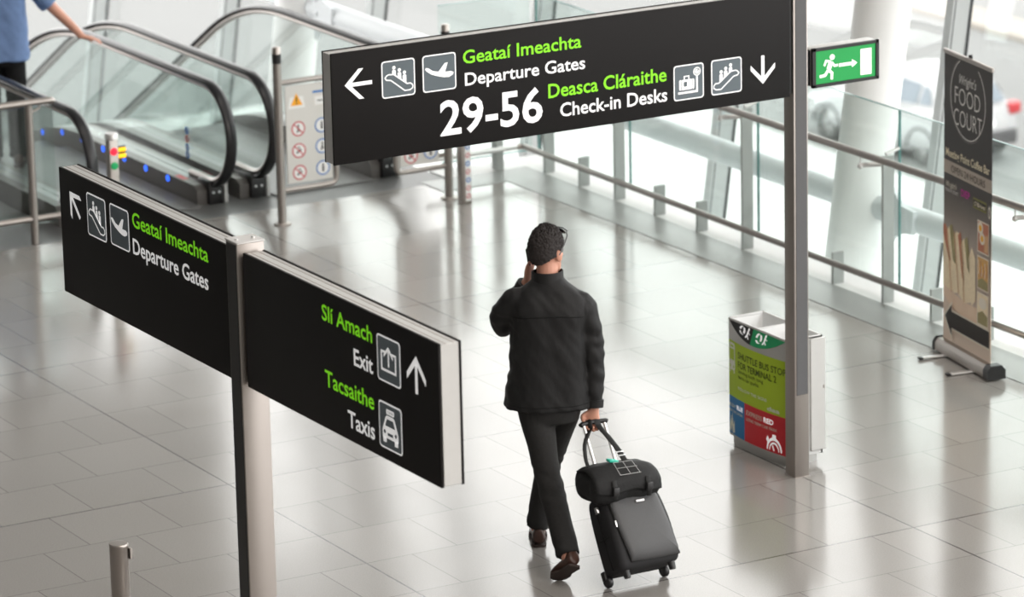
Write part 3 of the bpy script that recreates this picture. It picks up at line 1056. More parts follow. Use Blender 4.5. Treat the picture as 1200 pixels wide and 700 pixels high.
# map measured plane coordinates (u from left, fraction of the width) onto the sheet
K = BW / .540
def bf(u, v, h):            # u in measured units from the left edge
    return V((u * K, -.0017 - h, v))
def bart():
    return Art(bf)
def bx(v):                  # measured left edge
    return v
a = bart()
a.stroke([(.27 + .195 * math.cos(k_), 1.62 + .245 * math.sin(k_)) for k_ in [math.radians(118 + 8 * i) for i in range(38)]], .006, 'b_grey', 1)
a.stroke([(.27 + .205 * math.cos(k_), 1.62 + .258 * math.sin(k_)) for k_ in [math.radians(118 + 8 * i) for i in range(24)]], .003, 'b_dim', 1)
a.rect(0.0, 1.120, .54, 1.20, 'b_taupe', 1)
a.mb.build('emblem', sheet, 'local', smooth=False)
for txt, u0, u1, v, cap, mt, bd_, sh in (("Wright's", .175, .365, 1.700, .060, 'b_grey', 0, .35), ('FOOD', .125, .410, 1.570, .112, 'b_grey', -.012, 0), ('COURT', .115, .430, 1.440, .108, 'b_grey', -.012, 0),
                                     ('Meeting Point Coffee Bar', .025, .520, 1.228, .050, 'b_cream', .02, 0), ('OPEN 24 HOURS', .085, .470, 1.137, .046, 'b_arrow', .0, 0),
                                     ("Wright's", .030, .150, 1.040, .035, 'b_egg', 0, .35), ('FOOD COURT', .020, .170, 1.010, .020, 'b_grey', 0, 0), ('DIEP', .200, .300, 1.020, .045, 'b_magenta', .02, 0)):
    words(bf, txt, u0, u1, v, cap, mt, sheet, 'local', 3, bd_, 0, sh)
a = bart()
a.rect(.335, .985, .485, 1.050, 'b_olive', 1)
a.rect(.340, .998, .480, 1.037, 'b_arrow', 2)
a.mb.build('emblem', sheet, 'local', smooth=False)
bart().text("O'Briens", .350, .475, 1.003, .028, 'b_cream', 4, .01, 0, .3).mb.build('lettering', sheet, 'local', smooth=False)
a = bart()
a.disc((.520, 1.00), .018, 'b_dim', 1, 20, .045)
a.disc((.520, 1.00), .014, 'b_egg', 2, 20, .035)
a.disc((.520, 1.00), .010, 'b_dim', 3, 20, .025)
a.mb.build('emblem', sheet, 'local', smooth=False)
# club sandwich on a plate
a = bart()
a.poly([(0, .36), (.10, .30), (.25, .275), (.40, .28), (.40, .38), (.25, .375), (.10, .40), (0, .45)], 'b_plate', 1)
a.poly([(0, .78), (.03, .80), (.07, .70), (.13, .40), (.0, .42)], 'b_bread', 2)
a.poly([(.0, .80), (.03, .80), (.09, .60), (.07, .58), (.0, .74)], 'b_ham', 3)
a.poly([(.04, .76), (.07, .80), (.115, .78), (.19, .42), (.13, .40)], 'b_bread', 3)
a.poly([(.07, .80), (.10, .82), (.13, .74), (.15, .58), (.115, .60)], 'b_lettuce', 4)
a.poly([(.12, .74), (.15, .79), (.20, .78), (.25, .37), (.17, .41)], 'b_bread', 4)
a.poly([(.17, .77), (.20, .80), (.235, .66), (.25, .48), (.22, .52)], 'b_ham', 5)
a.poly([(.20, .72), (.24, .77), (.29, .70), (.33, .40), (.25, .37)], 'b_bread', 5)
a.poly([(.245, .76), (.275, .79), (.31, .66), (.31, .56), (.28, .60)], 'b_lettuce', 6)
a.poly([(.29, .66), (.33, .74), (.37, .68), (.375, .42), (.33, .38)], 'b_bread', 6)
for q in ((.045, .10, .79, .40), (.13, .185, .78, .41), (.21, .245, .75, .38)):
    a.stroke([(q[0], q[2]), (q[1], q[3])], .008, 'b_crust', 7)
a.mb.build('sandwich_picture', sheet, 'local', smooth=False)
for i, (v0, v1) in enumerate(((.735, .930), (.510, .715), (.290, .492))):
    a = bart()
    a.rect(.395, v0, .525, v1, 'b_egg', 8)
    a.rect(.402, v0 + .008, .518, v1 - .008, ('b_ham', 'b_pasta', 'b_bread')[i], 9)
    if i == 0:
        for c_ in ((.43, .885), (.45, .825)):
            a.disc(c_, .030, 'b_egg', 10, 16, .038)
            a.disc(c_, .016, 'b_yolk', 11, 16, .020)
        a.poly([(.47, .75), (.515, .75), (.515, .86), (.48, .85)], 'b_crust', 10)
    elif i == 1:
        for k_ in range(9):
            x_ = .41 + .0115 * k_
            a.stroke([(x_, .60 + .02 * math.sin(k_ * 2)), (x_ + .008, .63), (x_, .67 + .015 * math.cos(k_ * 3))], .006, ('b_egg', 'b_yolk', 'b_ham')[k_ % 3], 10)
        a.poly([(.405, .52), (.515, .52), (.515, .57), (.45, .585), (.405, .56)], 'b_lettuce', 10)
    else:
        a.poly([(.405, .30), (.515, .30), (.515, .36), (.46, .385), (.405, .36)], 'b_lettuce', 10)
        a.disc((.46, .43), .045, 'b_egg', 10, 16, .035)
    a.mb.build('food_picture', sheet, 'local', smooth=False)
a = bart()
ar = [(.020, .235), (.120, .350), (.120, .290), (.540, .290), (.540, .165), (.120, .165), (.120, .100)]
a.poly(ar, 'b_egg', 12)
ar2 = [(.036, .236), (.112, .322), (.112, .280), (.540, .280), (.540, .177), (.112, .177), (.112, .130)]
a.poly(ar2, 'b_arrow', 13)
a.mb.build('arrow_picture', sheet, 'local', smooth=False)

# ================================================================== STEEL POSTS AND GATES
def round_post(name, label, cat, x, y, h, r, band=True, group=None):
    t = thing(name, label, cat, (x, y, 0), 0, group)
    mb = MB()
    mb.lathe([(r, 0), (r, h - .10), (r, h - .012), (r * .8, h - .003), (0.002, h)], 'steel', (x, y, 0), 28)
    mb.build('tube', t)
    mb = MB().lathe([(r * 2.1, 0), (r * 2.1, .006), (r * 1.9, .012), (r * 1.0, .012)], 'steel', (x, y, 0), 28)
    mb.build('base_flange', t)
    if band:
        MB().lathe([(r, h - .115), (r + .002, h - .115), (r + .002, h - .05), (r, h - .05)], 'black_plastic', (x, y, 0), 28).build('black_band', t)
    return t

t = thing('bollard', 'short round brushed steel bollard at the bottom left of the floor', 'bollard', (-2.807, -.766, 0))
mb = MB().lathe([(.045, 0), (.045, .785), (.046, .787), (.046, .797), (.043, .801), (.002, .802)], 'steel', (-2.807, -.766, 0), 32)
mb.build('tube', t)
MB().box((-2.765, -.80, .72), (-2.752, -.775, .775), 'steel', .002, 1).build('belt_slot', t)
MB().lathe([(.11, 0), (.11, .008), (.05, .012)], 'steel', (-2.807, -.766, 0), 32).build('base_flange', t)

M['board'] = mat('pale_notice_board', (0.66, 0.65, 0.62), 0.5)
M['ban_red'] = mat('prohibition_red', srgb(196, 70, 80), .5)
M['must_blue'] = mat('mandatory_blue', srgb(60, 120, 190), .5)
M['warn_yellow'] = mat('warning_yellow', srgb(245, 170, 30), .5)
M['print_black'] = mat('print_black', (.02, .02, .02), .6)
def stick(a, c, r, pose):
    u, v = c
    a.disc((u, v + r * .42), r * .14, 'print_black', 4, 10)
    if pose == 0:
        a.rect(u - r * .13, v - r * .5, u + r * .13, v + r * .25, 'print_black', 4)
    elif pose == 1:
        a.stroke([(u - r * .2, v - r * .5), (u, v - r * .05), (u + r * .05, v + r * .25)], r * .18, 'print_black', 4)
        a.stroke([(u - r * .05, v - r * .1), (u + r * .35, v - r * .4)], r * .15, 'print_black', 4)
    else:
        a.stroke([(u - r * .35, v - r * .3), (u + r * .05, v), (u + r * .35, v + r * .1)], r * .22, 'print_black', 4)
def pict_board(t, x0, x1, y, z0, z1, rows):
    bo = MB().box((x0, y - .006, z0), (x1, y + .006, z1), 'board', .002, 1).build('notice_board', t)
    fn = lambda u, v, h: V((u, y - .0065 - h, v))
    w = x1 - x0
    for (cu, cv, kind, pose) in rows:
        a = Art(fn)
        c = (x0 + w * cu, z0 + (z1 - z0) * cv)
        r = .052
        if kind == 'warn':
            a.poly([(c[0] - .065, c[1] - .05), (c[0] + .065, c[1] - .05), (c[0] + .05, c[1] + .03), (c[0] - .05, c[1] + .03)], 'white', 1)
            a.poly([(c[0] - .045, c[1] - .03), (c[0] + .045, c[1] - .03), (c[0], c[1] + .055)], 'warn_yellow', 2)
            a.rect(c[0] - .004, c[1] - .005, c[0] + .004, c[1] + .03, 'print_black', 3)
            a.disc((c[0], c[1] - .016), .005, 'print_black', 3, 10)
        elif kind == 'note':
            a.rect(c[0] - .045, c[1] - .05, c[0] + .045, c[1] + .02, 'b_grey', 1)
            a.rect(c[0] - .038, c[1] - .043, c[0] + .038, c[1] + .013, 'white', 2)
            a.rect(c[0] - .055, c[1] + .04, c[0] + .055, c[1] + .055, 'must_blue', 2)
            a.rect(c[0] - .02, c[1] - .02, c[0] + .02, c[1] - .012, 'print_black', 3)
        else:
            mt = 'ban_red' if kind == 'ban' else 'must_blue'
            a.disc(c, r, 'white', 1, 28)
            a.ring(c, r - .004, .009, mt, 2, 28)
            stick(a, c, r, pose)
            if kind == 'ban':
                a.stroke([(c[0] - r * .65, c[1] + r * .65), (c[0] + r * .65, c[1] - r * .65)], .008, mt, 5)
        a.mb.build('pictogram', bo, smooth=False)
def frame_tube(t, xp, xe, y, z0, z1):
    s = 1 if xe > xp else -1
    rr = .05
    path = [(xp, y, z0)]
    for k in range(7):
        a = -PI / 2 + PI / 2 * k / 6
        path.append((xe - s * rr + s * rr * math.cos(a), y, z0 + rr + rr * math.sin(a)))
    for k in range(7):
        a = PI / 2 * k / 6
        path.append((xe - s * rr + s * rr * math.cos(a), y, z1 - rr + rr * math.sin(a)))
    path.append((xp, y, z1))
    MB().tube(path, .019, 'steel', 14, ref=(0, 1, 0)).build('gate_frame', t)

t = round_post('gate_post', 'steel barrier gate with prohibition pictograms left of the big sign', 'barrier gate', 2.047, 7.125, 1.240, .030, True, None)
frame_tube(t, 2.06, 2.475, 7.125, .235, .985)
pict_board(t, 2.10, 2.445, 7.125, .275, .955, ((.24, .84, 'warn', 0), (.76, .84, 'note', 0), (.26, .555, 'ban', 1), (.78, .56, 'must', 0), (.26, .33, 'ban', 2), (.78, .345, 'must', 1), (.26, .105, 'ban', 2), (.78, .12, 'must', 0)))
t = round_post('gate_post', 'steel barrier gate mostly behind the big sign, post top showing above it', 'barrier gate', 3.350, 7.120, 1.240, .030, True, None)
frame_tube(t, 3.34, 2.935, 7.120, .235, .985)
pict_board(t, 2.965, 3.275, 7.120, .275, .955, ((.24, .84, 'warn', 0), (.76, .84, 'note', 0), (.26, .555, 'ban', 1), (.76, .56, 'must', 0), (.26, .33, 'ban', 2), (.76, .345, 'must', 1), (.28, .10, 'ban', 2), (.78, .12, 'must', 0)))
MB().box((3.275, 7.113, .30), (3.325, 7.127, .33), 'steel').build('hinge', t)

t = thing('sticker_post', 'square steel post with a strip of round safety stickers by far corner', 'post', (3.372, 6.94, 0))
p = MB().box((3.335, 6.905, 0), (3.410, 6.975, .90), 'steel', .004, 2).build('tube', t)
s1 = MB().box((3.362, 6.9035, .02), (3.405, 6.9055, .88), 'white').build('sticker_strip', p, smooth=False)
a = Art(lambda u, v, h: V((u, 6.9030 - h, v)))
for k in range(14):
    c = (3.3835, .055 + .058 * k)
    if k % 2 == 0 and k not in (0,):
        a.disc(c, .019, 'must_blue', 1, 20)
        a.disc(c, .010, 'white', 2, 14)
    else:
        a.ring(c, .016, .005, 'ban_red', 1, 20)
        a.stroke([(c[0] - .011, c[1] - .011), (c[0] + .011, c[1] + .011)], .004, 'ban_red', 2)
a.mb.build('round_stickers', s1, smooth=False)

# guard rail on the left in front of the escalator
t = thing('guard_rail', 'steel tube guard rail with one upright post at the left frame edge', 'railing', (.42, 7.6, 0))
MB().cyl((.42, 7.60, 0), (.42, 7.60, .96), .028, 'steel', 20).build('upright', t)
MB().tube([(-2.4, 7.60, .975), (.56, 7.60, .975), (.585, 7.60, .972), (.595, 7.605, .965)], .024, 'steel', 16).build('top_rail', t)
MB().tube([(-2.4, 7.60, .175), (.62, 7.60, .175)], .022, 'steel', 16).build('foot_rail', t)
mb = MB()
mb.cyl((.42, 7.6, .90), (.50, 7.60, .93), .008, 'steel', 10)
mb.cyl((.50, 7.6, .93), (.50, 7.60, .96), .008, 'steel', 10)
mb.build('rail_bracket', t)
MB().cyl((-1.9, 7.60, 0), (-1.9, 7.60, .96), .028, 'steel', 20).build('upright', t)
mb = MB().box((-2.4, 7.66, .12), (.62, 7.672, .93), 'glass')
mb.build('glass_panel', t, smooth=False)

# ================================================================== ESCALATORS
M['skirt'] = mat('escalator_skirt_steel', (0.15, 0.138, 0.130), 0.4, 0.6, 0.06, 20, stretch=(1, 1, 20))
M['deck'] = mat('escalator_deck_steel', (0.28, 0.28, 0.275), 0.35, 0.7, 0.05, 20)
M['step'] = mat('escalator_step_metal', (0.20, 0.20, 0.20), 0.5, 0.5, 0.1, 60)
M['blue_led'] = mat('blue_led', (0.02, 0.10, 0.9), 0.4, emit=(0.03, 0.16, 1.0, 1), estr=1.6)
M['comb'] = mat('comb_plate', (0.20, 0.20, 0.198), 0.45, 0.5)
M['sticker_red'] = mat('red_sticker', srgb(200, 60, 70), .5)
M['sticker_blue'] = mat('blue_sticker', srgb(30, 110, 200), .5)
M['orange_box'] = mat('orange_box', srgb(236, 150, 30), .5)
M['esc_glass'] = glass_mat('escalator_glass', (0.93, 0.965, 0.955), 0.04)

def drop(y, y0):
    if y <= y0:
        return 0.0
    R, L = 2.4, 1.2
    d = y - y0
    if d < L:
        return R - math.sqrt(R * R - d * d)
    return R - math.sqrt(R * R - L * L) + (d - L) * math.tan(math.asin(L / R))

YEND = 15.5
def rail_path(zr, y0, off=0.0, rn=.37):
    r = rn - off
    P = [(8.30, zr - 2 * rn + off), (8.12, zr - 2 * rn + off)]
    for k in range(17):
        a = -PI / 2 - PI * k / 16
        P.append((8.0 + r * math.cos(a), zr - rn + r * math.sin(a)))
    y = 8.3
    while y < YEND:
        P.append((y, zr - off - drop(y, y0)))
        y += .30 if y < y0 - .3 or y > y0 + 1.4 else .10
    return P

def balustrade(t, xc, zr, y0, lights=0, stickers=False):
    P = rail_path(zr, y0)
    MB().tube([(xc, p, q) for p, q in P], .017, 'rubber', 14, ry=.042, ref=(0, 0, 1)).build('handrail', t)
    P2 = rail_path(zr, y0, .034)
    MB().tube([(xc, p, q) for p, q in P2], .020, 'rail', 12, ry=.026, ref=(0, 0, 1)).build('rail_track', t)
    # glass following the rail
    P3 = rail_path(zr, y0, .05)
    zd = .135
    top = [(p, q) for p, q in P3 if q > zd - drop(p, y0) + .002][0:]
    low = [(top[-1][0], zd - drop(top[-1][0], y0))]
    yy = top[-1][0] - .2
    while yy > 8.0:
        low.append((yy, zd - drop(yy, y0)))
        yy -= .15
    MB().prism(top + low, lambda p, q, w: V((w, p, q)), xc - .006, xc + .006, 'esc_glass').build('glass_panel', t, smooth=False)
    # steel skirting box with its front plates
    ys = [8.02]
    while ys[-1] < YEND:
        ys.append(ys[-1] + .15)
    up = [(y, zd - drop(y, y0)) for y in ys]
    dn = [(y, -.32 - drop(y, y0)) for y in ys][::-1]
    up2 = [(7.93, .10), (7.985, zd)] + up
    poly = up2 + dn + [(7.93, -.02)]
    mb = MB()
    mb.prism(poly, lambda p, q, w: V((w, p, q)), xc - .135, xc - .060, 'skirt')
    mb.prism([(8.10, zd)] + up[1:] + dn[:-1] + [(8.10, -.02)], lambda p, q, w: V((w, p, q)), xc - .060, xc + .055, 'deck')
    mb.prism(poly, lambda p, q, w: V((w, p, q)), xc + .055, xc + .100, 'skirt')
    sk = mb.build('skirting', t, ang=25)
    c = MB().box((xc - .058, 7.90, .001), (xc + .050, 8.09, .165), 'black_plastic', .008, 2)
    nb = c.build('newel_cap', t)
    for dx in (-.024, .022):
        MB().cyl((xc + dx, 7.902, .085), (xc + dx, 7.896, .085), .008, 'screw', 12).build('screw', nb)
    MB().box((xc + .060, 7.895, .001), (xc + .085, 7.93, .15), 'alu_white', .002, 1).build('front_plate', t)
    for k in range(lights):
        y = 8.40 + .362 * k
        z = .105 - drop(y, y0)
        MB().lathe([(.024, 0), (.022, .006), (.001, .008)], 'blue_led', seg=14, mx=Matrix.Translation((xc - .134, y, z)) @ Matrix.Rotation(-PI / 2, 4, 'Y')).build('blue_light', sk)
    if stickers:
        for z, mt in ((.445, 'sticker_blue'), (.385, 'sticker_red'), (.325, 'sticker_blue'), (.27, 'sticker_blue')):
            a = Art(lambda u, v, h: V((xc - .0065 - h, 8.33 - u, z + v)))
            a.disc((0, 0), .028, mt, 1, 20)
            a.stroke([(-.008, -.012), (.0, .0), (.008, .014)], .007, 'white', 2)
            a.mb.build('round_sticker', t, smooth=False)
        MB().box((xc - .120, 8.18, zd), (xc - .075, 8.32, zd + .0015), 'sticker_red').build('red_label', sk, smooth=False)

def escalator(label, sides, lights):
    x0, x1 = sides[0][0], sides[1][0]
    t = thing('escalator', label, 'escalator', ((x0 + x1) / 2, 8.0, 0), 0, 'escalators going down')
    for i, (x, zr, y0) in enumerate(sides):
        balustrade(t, x, zr, y0, lights if i == 1 else 0, lights and i == 1)
    a, b = x0 + .105, x1 - .14
    MB().box((a, 7.86, .0), (b, 9.7, .012), 'comb').build('floor_plate', t, smooth=False)
    y0 = sides[1][2]
    pts = [(9.7, .010)]
    y, k = 9.72, 0
    while y < YEND - .4:
        z = min(.0, -drop(y + .2, y0) + .0) if y > 9.95 else 0.008
        pts += [(y, z), (y + .40, z)]
        y += .40
    pts += [(y, pts[-1][1] - 1.0), (9.7, -.9)]
    MB().prism(pts, lambda p, q, w: V((w, p, q)), a, b, 'step').build('steps', t, smooth=False)
    return t

escalator('near escalator with glass sides and blue lights along its skirting', ((.88, .80, 9.9), (1.93, .86, 9.95)), 8)
e2 = escalator('farther escalator behind the pictogram gate, next to the near escalator', ((2.26, .88, 9.9), (3.30, .94, 9.5)), 0)
for y in (8.78, 8.46):
    mb = MB().box((3.145, y - .04, .30), (3.165, y + .06, .39), 'orange_box', .015, 3)
    mb.box((3.143, y - .02, .325), (3.1455, y + .04, .365), 'board')
    mb.cyl((3.155, y, .30), (3.16, y + .10, .10), .012, 'steel', 10)
    mb.build('orange_sign', e2)

# traffic light bollard
M['lamp_red'] = mat('red_signal', (0.8, 0.01, 0.03), .4, emit=(0.9, 0.015, 0.05, 1), estr=.9)
M['lamp_green'] = mat('green_signal', (0.0, 0.25, 0.08), .4, emit=(0.0, .28, .07, 1), estr=.5)
M['lamp_amber'] = mat('amber_bars', (0.9, 0.5, 0.0), .4, emit=(1.0, .52, .01, 1), estr=1.1)
t = thing('signal_bollard', 'slim steel bollard with red and green signal lamps and amber bars at the escalator', 'signal post', (.80, 7.12, 0))
p = MB().box((.768, 7.095, 0), (.836, 7.155, .765), 'steel', .006, 2).build('tube', t)
MB().lathe([(.044, .765), (.044, .80), (.040, .806), (.002, .808)], 'steel_light', (.802, 7.125, 0), 24).build('cap', t)
for z, m_ in ((.685, 'lamp_red'), (.588, 'lamp_green')):
    MB().lathe([(.027, 0), (.024, .008), (.001, .011)], m_, seg=20, mx=Matrix.Translation((.802, 7.095, z)) @ Matrix.Rotation(PI / 2, 4, 'X')).build('signal_lamp', t)
for z in (.690, .648):
    MB().box((.838, 7.100, z - .014), (.895, 7.112, z + .014), 'lamp_amber', .006, 2).build('amber_bar', t)
MB().box((.835, 7.112, .625), (.897, 7.125, .712), 'black_plastic', .003, 1).build('bar_backplate', t)

# ================================================================== CAR ON THE ROAD BELOW
M['car_paint'] = mat('white_car_paint', (0.40, 0.405, 0.41), .3, coat=.3)
M['car_glass'] = mat('dark_car_window', (0.14, 0.17, 0.20), .25)
M['tyre'] = mat('tyre_rubber', (0.07, 0.072, 0.07), .8)
M['rim'] = mat('alloy_rim', (0.5, 0.5, 0.5), .4, .3)
M['tail'] = mat('tail_lamp_red', (0.40, 0.03, 0.035), .35)
M['bumper'] = mat('dark_bumper', (0.06, 0.06, 0.062), .6)
def build_car(label, loc, rz):
    t = thing('car', label, 'car', loc, rz)
    W2, wb, oh, fo = .86, 2.5, .62, .80
    # body: cross-sections along the length (x), half widths and heights
    st = [(-oh, .62, .40, .72), (-oh + .06, .80, .30, .98), (-.25, .855, .22, 1.02), (.35, .86, .20, 1.0), (1.2, .86, .20, .97), (1.9, .86, .20, .94), (2.4, .85, .22, .90), (2.9, .80, .26, .80), (wb + fo - .04, .66, .32, .66), (wb + fo, .50, .38, .56)]
    rs = []
    for x, w, zb, zt in st:
        zm = (zb + zt) / 2
        rs.append([V((x, y_, z_)) for y_, z_ in ((-w * .9, zb), (w * .9, zb), (w, zb + .12), (w * 1.0, zm), (w * .97, zt - .06), (w * .86, zt), (-w * .86, zt), (-w * .97, zt - .06), (-w, zm), (-w, zb + .12))])
    MB().rings(rs, 'car_paint').build('body', t, 'local', 50)
    g = [(-oh + .10, .70, .97, .52, 1.02), (-.18, .78, .98, .56, 1.40), (.25, .80, .98, .60, 1.49), (.95, .80, .97, .60, 1.51), (1.45, .80, .96, .58, 1.44), (2.15, .76, .93, .52, .98)]
    rs = [[V((x, -w0, z0)), V((x, w0, z0)), V((x, (w0 + w1) / 2 + .02, (z0 + z1) / 2)), V((x, w1, z1 - .02)), V((x, w1 * .8, z1)), V((x, -w1 * .8, z1)), V((x, -w1, z1 - .02)), V((x, -(w0 + w1) / 2 - .02, (z0 + z1) / 2))] for x, w0, z0, w1, z1 in g]
    MB().rings(rs, 'car_paint').build('cabin', t, 'local', 50)
    for s in (1, -1):
        def side(u, v, h):
            w = .815 - (v - 1.0) * .42
            return V((u, s * (w + .012 + h), v))
        for poly in ([(-.20, 1.08), (-.05, 1.34), (.10, 1.36), (.12, 1.06)], [(.18, 1.05), (.18, 1.38), (.78, 1.41), (.80, 1.03)], [(.87, 1.03), (.85, 1.41), (1.30, 1.37), (1.80, 1.02)]):
            Art(side).poly(poly, 'car_glass').mb.build('side_window', t, 'local', smooth=False)
        for x in (0, wb):
            mx = Matrix.Translation((x, s * .74, .305)) @ Matrix.Rotation(PI / 2, 4, 'X')
            w = MB().lathe([(.20, -.10), (.27, -.105), (.305, -.08), (.305, .08), (.27, .105), (.20, .10)], 'tyre', seg=30, mx=mx).build('wheel', t, 'local')
            mb = MB().lathe([(.20, -.09), (.205, -.06), (.205, .06), (.20, .09), (.185, .085), (.185, -.085)], 'rim', seg=30, mx=mx)
            for k in range(9):
                a = 2 * PI * k / 9
                d = V((math.cos(a), math.sin(a), 0))
                mb.tube([d * .03, d * .19], [.030, .022], 'rim', 8, ry=[.012, .012], mx=mx @ Matrix.Translation((0, 0, -s * .088)))
            mb.lathe([(.001, -s * .10), (.05, -s * .098), (.055, -s * .08)], 'rim', seg=16, mx=mx)
            mb.build('rim', w, 'local')
            MB().tube([V((x + .36 * math.cos(a), s * .862, .305 + .36 * math.sin(a))) for a in [PI * k / 14 for k in range(15)]], .022, 'bumper', 8).build('wheel_arch', t, 'local')
        MB().box((-oh - .005, s * .72 - .13, .80), (-oh + .20, s * .72 + .13, 1.0), 'tail', .03, 3).build('tail_lamp', t, 'local')
        MB().sphere((wb + fo - .20, s * .62, .66), (.14, .15, .08), 'rim', 14, 8).build('head_lamp', t, 'local')
        MB().box((1.62, s * .84 - .06, .98), (1.78, s * .93 + .02 * s - .06 * 0, 1.10) if s > 0 else (1.78, s * .84 + .06, 1.10), 'car_paint', .02, 2).build('mirror', t, 'local') if s > 0 else None
    MB().add([(-oh + .06, -.55, 1.05), (-oh + .06, .55, 1.05), (-.24, .48, 1.38), (-.24, -.48, 1.38)], [[0, 1, 2, 3]], 'car_glass').build('rear_window', t, 'local')
    MB().box((-oh - .05, -.74, .30), (-oh + .12, .74, .56), 'bumper', .04, 3).build('rear_bumper', t, 'local')
    MB().box((-oh - .012, -.26, .64), (-oh + .02, .26, .75), 'white', .005, 1).build('number_plate', t, 'local')
    return t
build_car('white car parked on the grey road below, seen through the glass beside the banner', (31.48, 40.41, GZ - .03), math.radians(95.35))

# ================================================================== PEOPLE
M['skin'] = mat('skin', srgb(206, 150, 128), .5, var=.06, vscale=30)
M['hair'] = mat('dark_grey_hair', (0.030, 0.025, 0.024), .55, var=.6, vscale=140, bump=.5, bscale=220, spec=.25)
M['jacket'] = mat('black_jacket_cloth', (0.013, 0.0128, 0.0132), .60, var=.25, vscale=50, bump=.25, bscale=28, stretch=(1, 1, .6), spec=.25)
M['seam'] = mat('jacket_seam', (0.005, 0.005, 0.005), .7, spec=.25)
M['trouser'] = mat('charcoal_trouser_cloth', (0.021, 0.0203, 0.0200), .75, var=.2, vscale=60, bump=.2, bscale=40, spec=.25)
M['shoe'] = mat('brown_leather', (0.055, 0.024, 0.016), .38, var=.3, vscale=40)
M['sole'] = mat('dark_brown_sole', (0.030, 0.017, 0.013), .7)
M['eye_white'] = mat('eye_white', (.8, .8, .78), .3)
M['iris'] = mat('iris', (.03, .02, .015), .2)
M['lip'] = mat('lip', srgb(170, 96, 86), .5)
M['blue_shirt'] = mat('blue_shirt_cloth', srgb(112, 138, 182), .8, var=.12, vscale=25, bump=.25, bscale=25)
M['dark_trouser'] = mat('black_trouser_cloth', (0.012, 0.012, 0.013), .8, spec=.25)
M['brown_hair'] = mat('brown_hair', (0.03, 0.02, 0.014), .6, var=.5, vscale=120)

def catmull(P, n=5):
    out = []
    N = len(P)
    for i in range(N - 1):
        p0, p1, p2, p3 = P[max(i - 1, 0)], P[i], P[i + 1], P[min(i + 2, N - 1)]
        for k in range(n):
            t = k / n
            out.append([0.5 * ((2 * b) + (-a + c) * t + (2 * a - 5 * b + 4 * c - d) * t * t + (-a + 3 * b - 3 * c + d) * t ** 3) for a, b, c, d in zip(p0, p1, p2, p3)])
    out.append(list(P[-1]))
    return out

def limb(mb, pts, mt, seg=16, ref=(0, 1, 0), n=5):
    """pts: (x, y, z, r) or (x, y, z, r along ref, r across)"""
    Q = catmull([list(p) if len(p) == 5 else list(p) + [p[3]] for p in pts], n)
    mb.tube([q[:3] for q in Q], [q[3] for q in Q], mt, seg, ry=[q[4] for q in Q], ref=ref)

def trunk(mb, rows, mt, seg=40, e=2.6):
    rows = catmull([list(r) for r in rows], 4)
    rs = []
    for cx, cy, z, a, b in rows:
        ring = []
        for j in range(seg):
            th = 2 * PI * j / seg
            c, s_ = math.cos(th), math.sin(th)
            ring.append(V((cx + a * math.copysign(abs(c) ** (2 / e), c), cy + b * math.copysign(abs(s_) ** (2 / e), s_), z)))
        rs.append(ring)
    mb.rings(rs, mt)

def fuse(mb, voxel, smooth=6, wrinkle=None):
    """one continuous surface from overlapping closed pieces"""
    me = bpy.data.meshes.new('f')
    me.from_pydata([tuple(p) for p in mb.v], [], mb.f)
    b = bmesh.new(); b.from_mesh(me); bmesh.ops.recalc_face_normals(b, faces=b.faces[:]); b.to_mesh(me); b.free()
    o = bpy.data.objects.new('f', me)
    COL.objects.link(o)
    r = o.modifiers.new('r', 'REMESH'); r.mode = 'VOXEL'; r.voxel_size = voxel; r.use_smooth_shade = True
    s_ = o.modifiers.new('s', 'SMOOTH'); s_.factor = .5; s_.iterations = smooth
    dg = bpy.context.evaluated_depsgraph_get()
    out = bpy.data.meshes.new_from_object(o.evaluated_get(dg))
    bpy.data.objects.remove(o)
    bpy.data.meshes.remove(me)
    if wrinkle:
        vn = [(v.co.copy(), v.normal.copy()) for v in out.vertices]
        for v, (c, nrm) in zip(out.vertices, vn):
            v.co = c + nrm * wrinkle(c)
    out.materials.clear()
    out.materials.append(M[mb.mats[0]] if isinstance(mb.mats[0], str) else mb.mats[0])
    out.polygons.foreach_set('use_smooth', [True] * len(out.polygons))
    return out

def put(name, me, parent):
    me.name = name
    return link(name, me, parent)

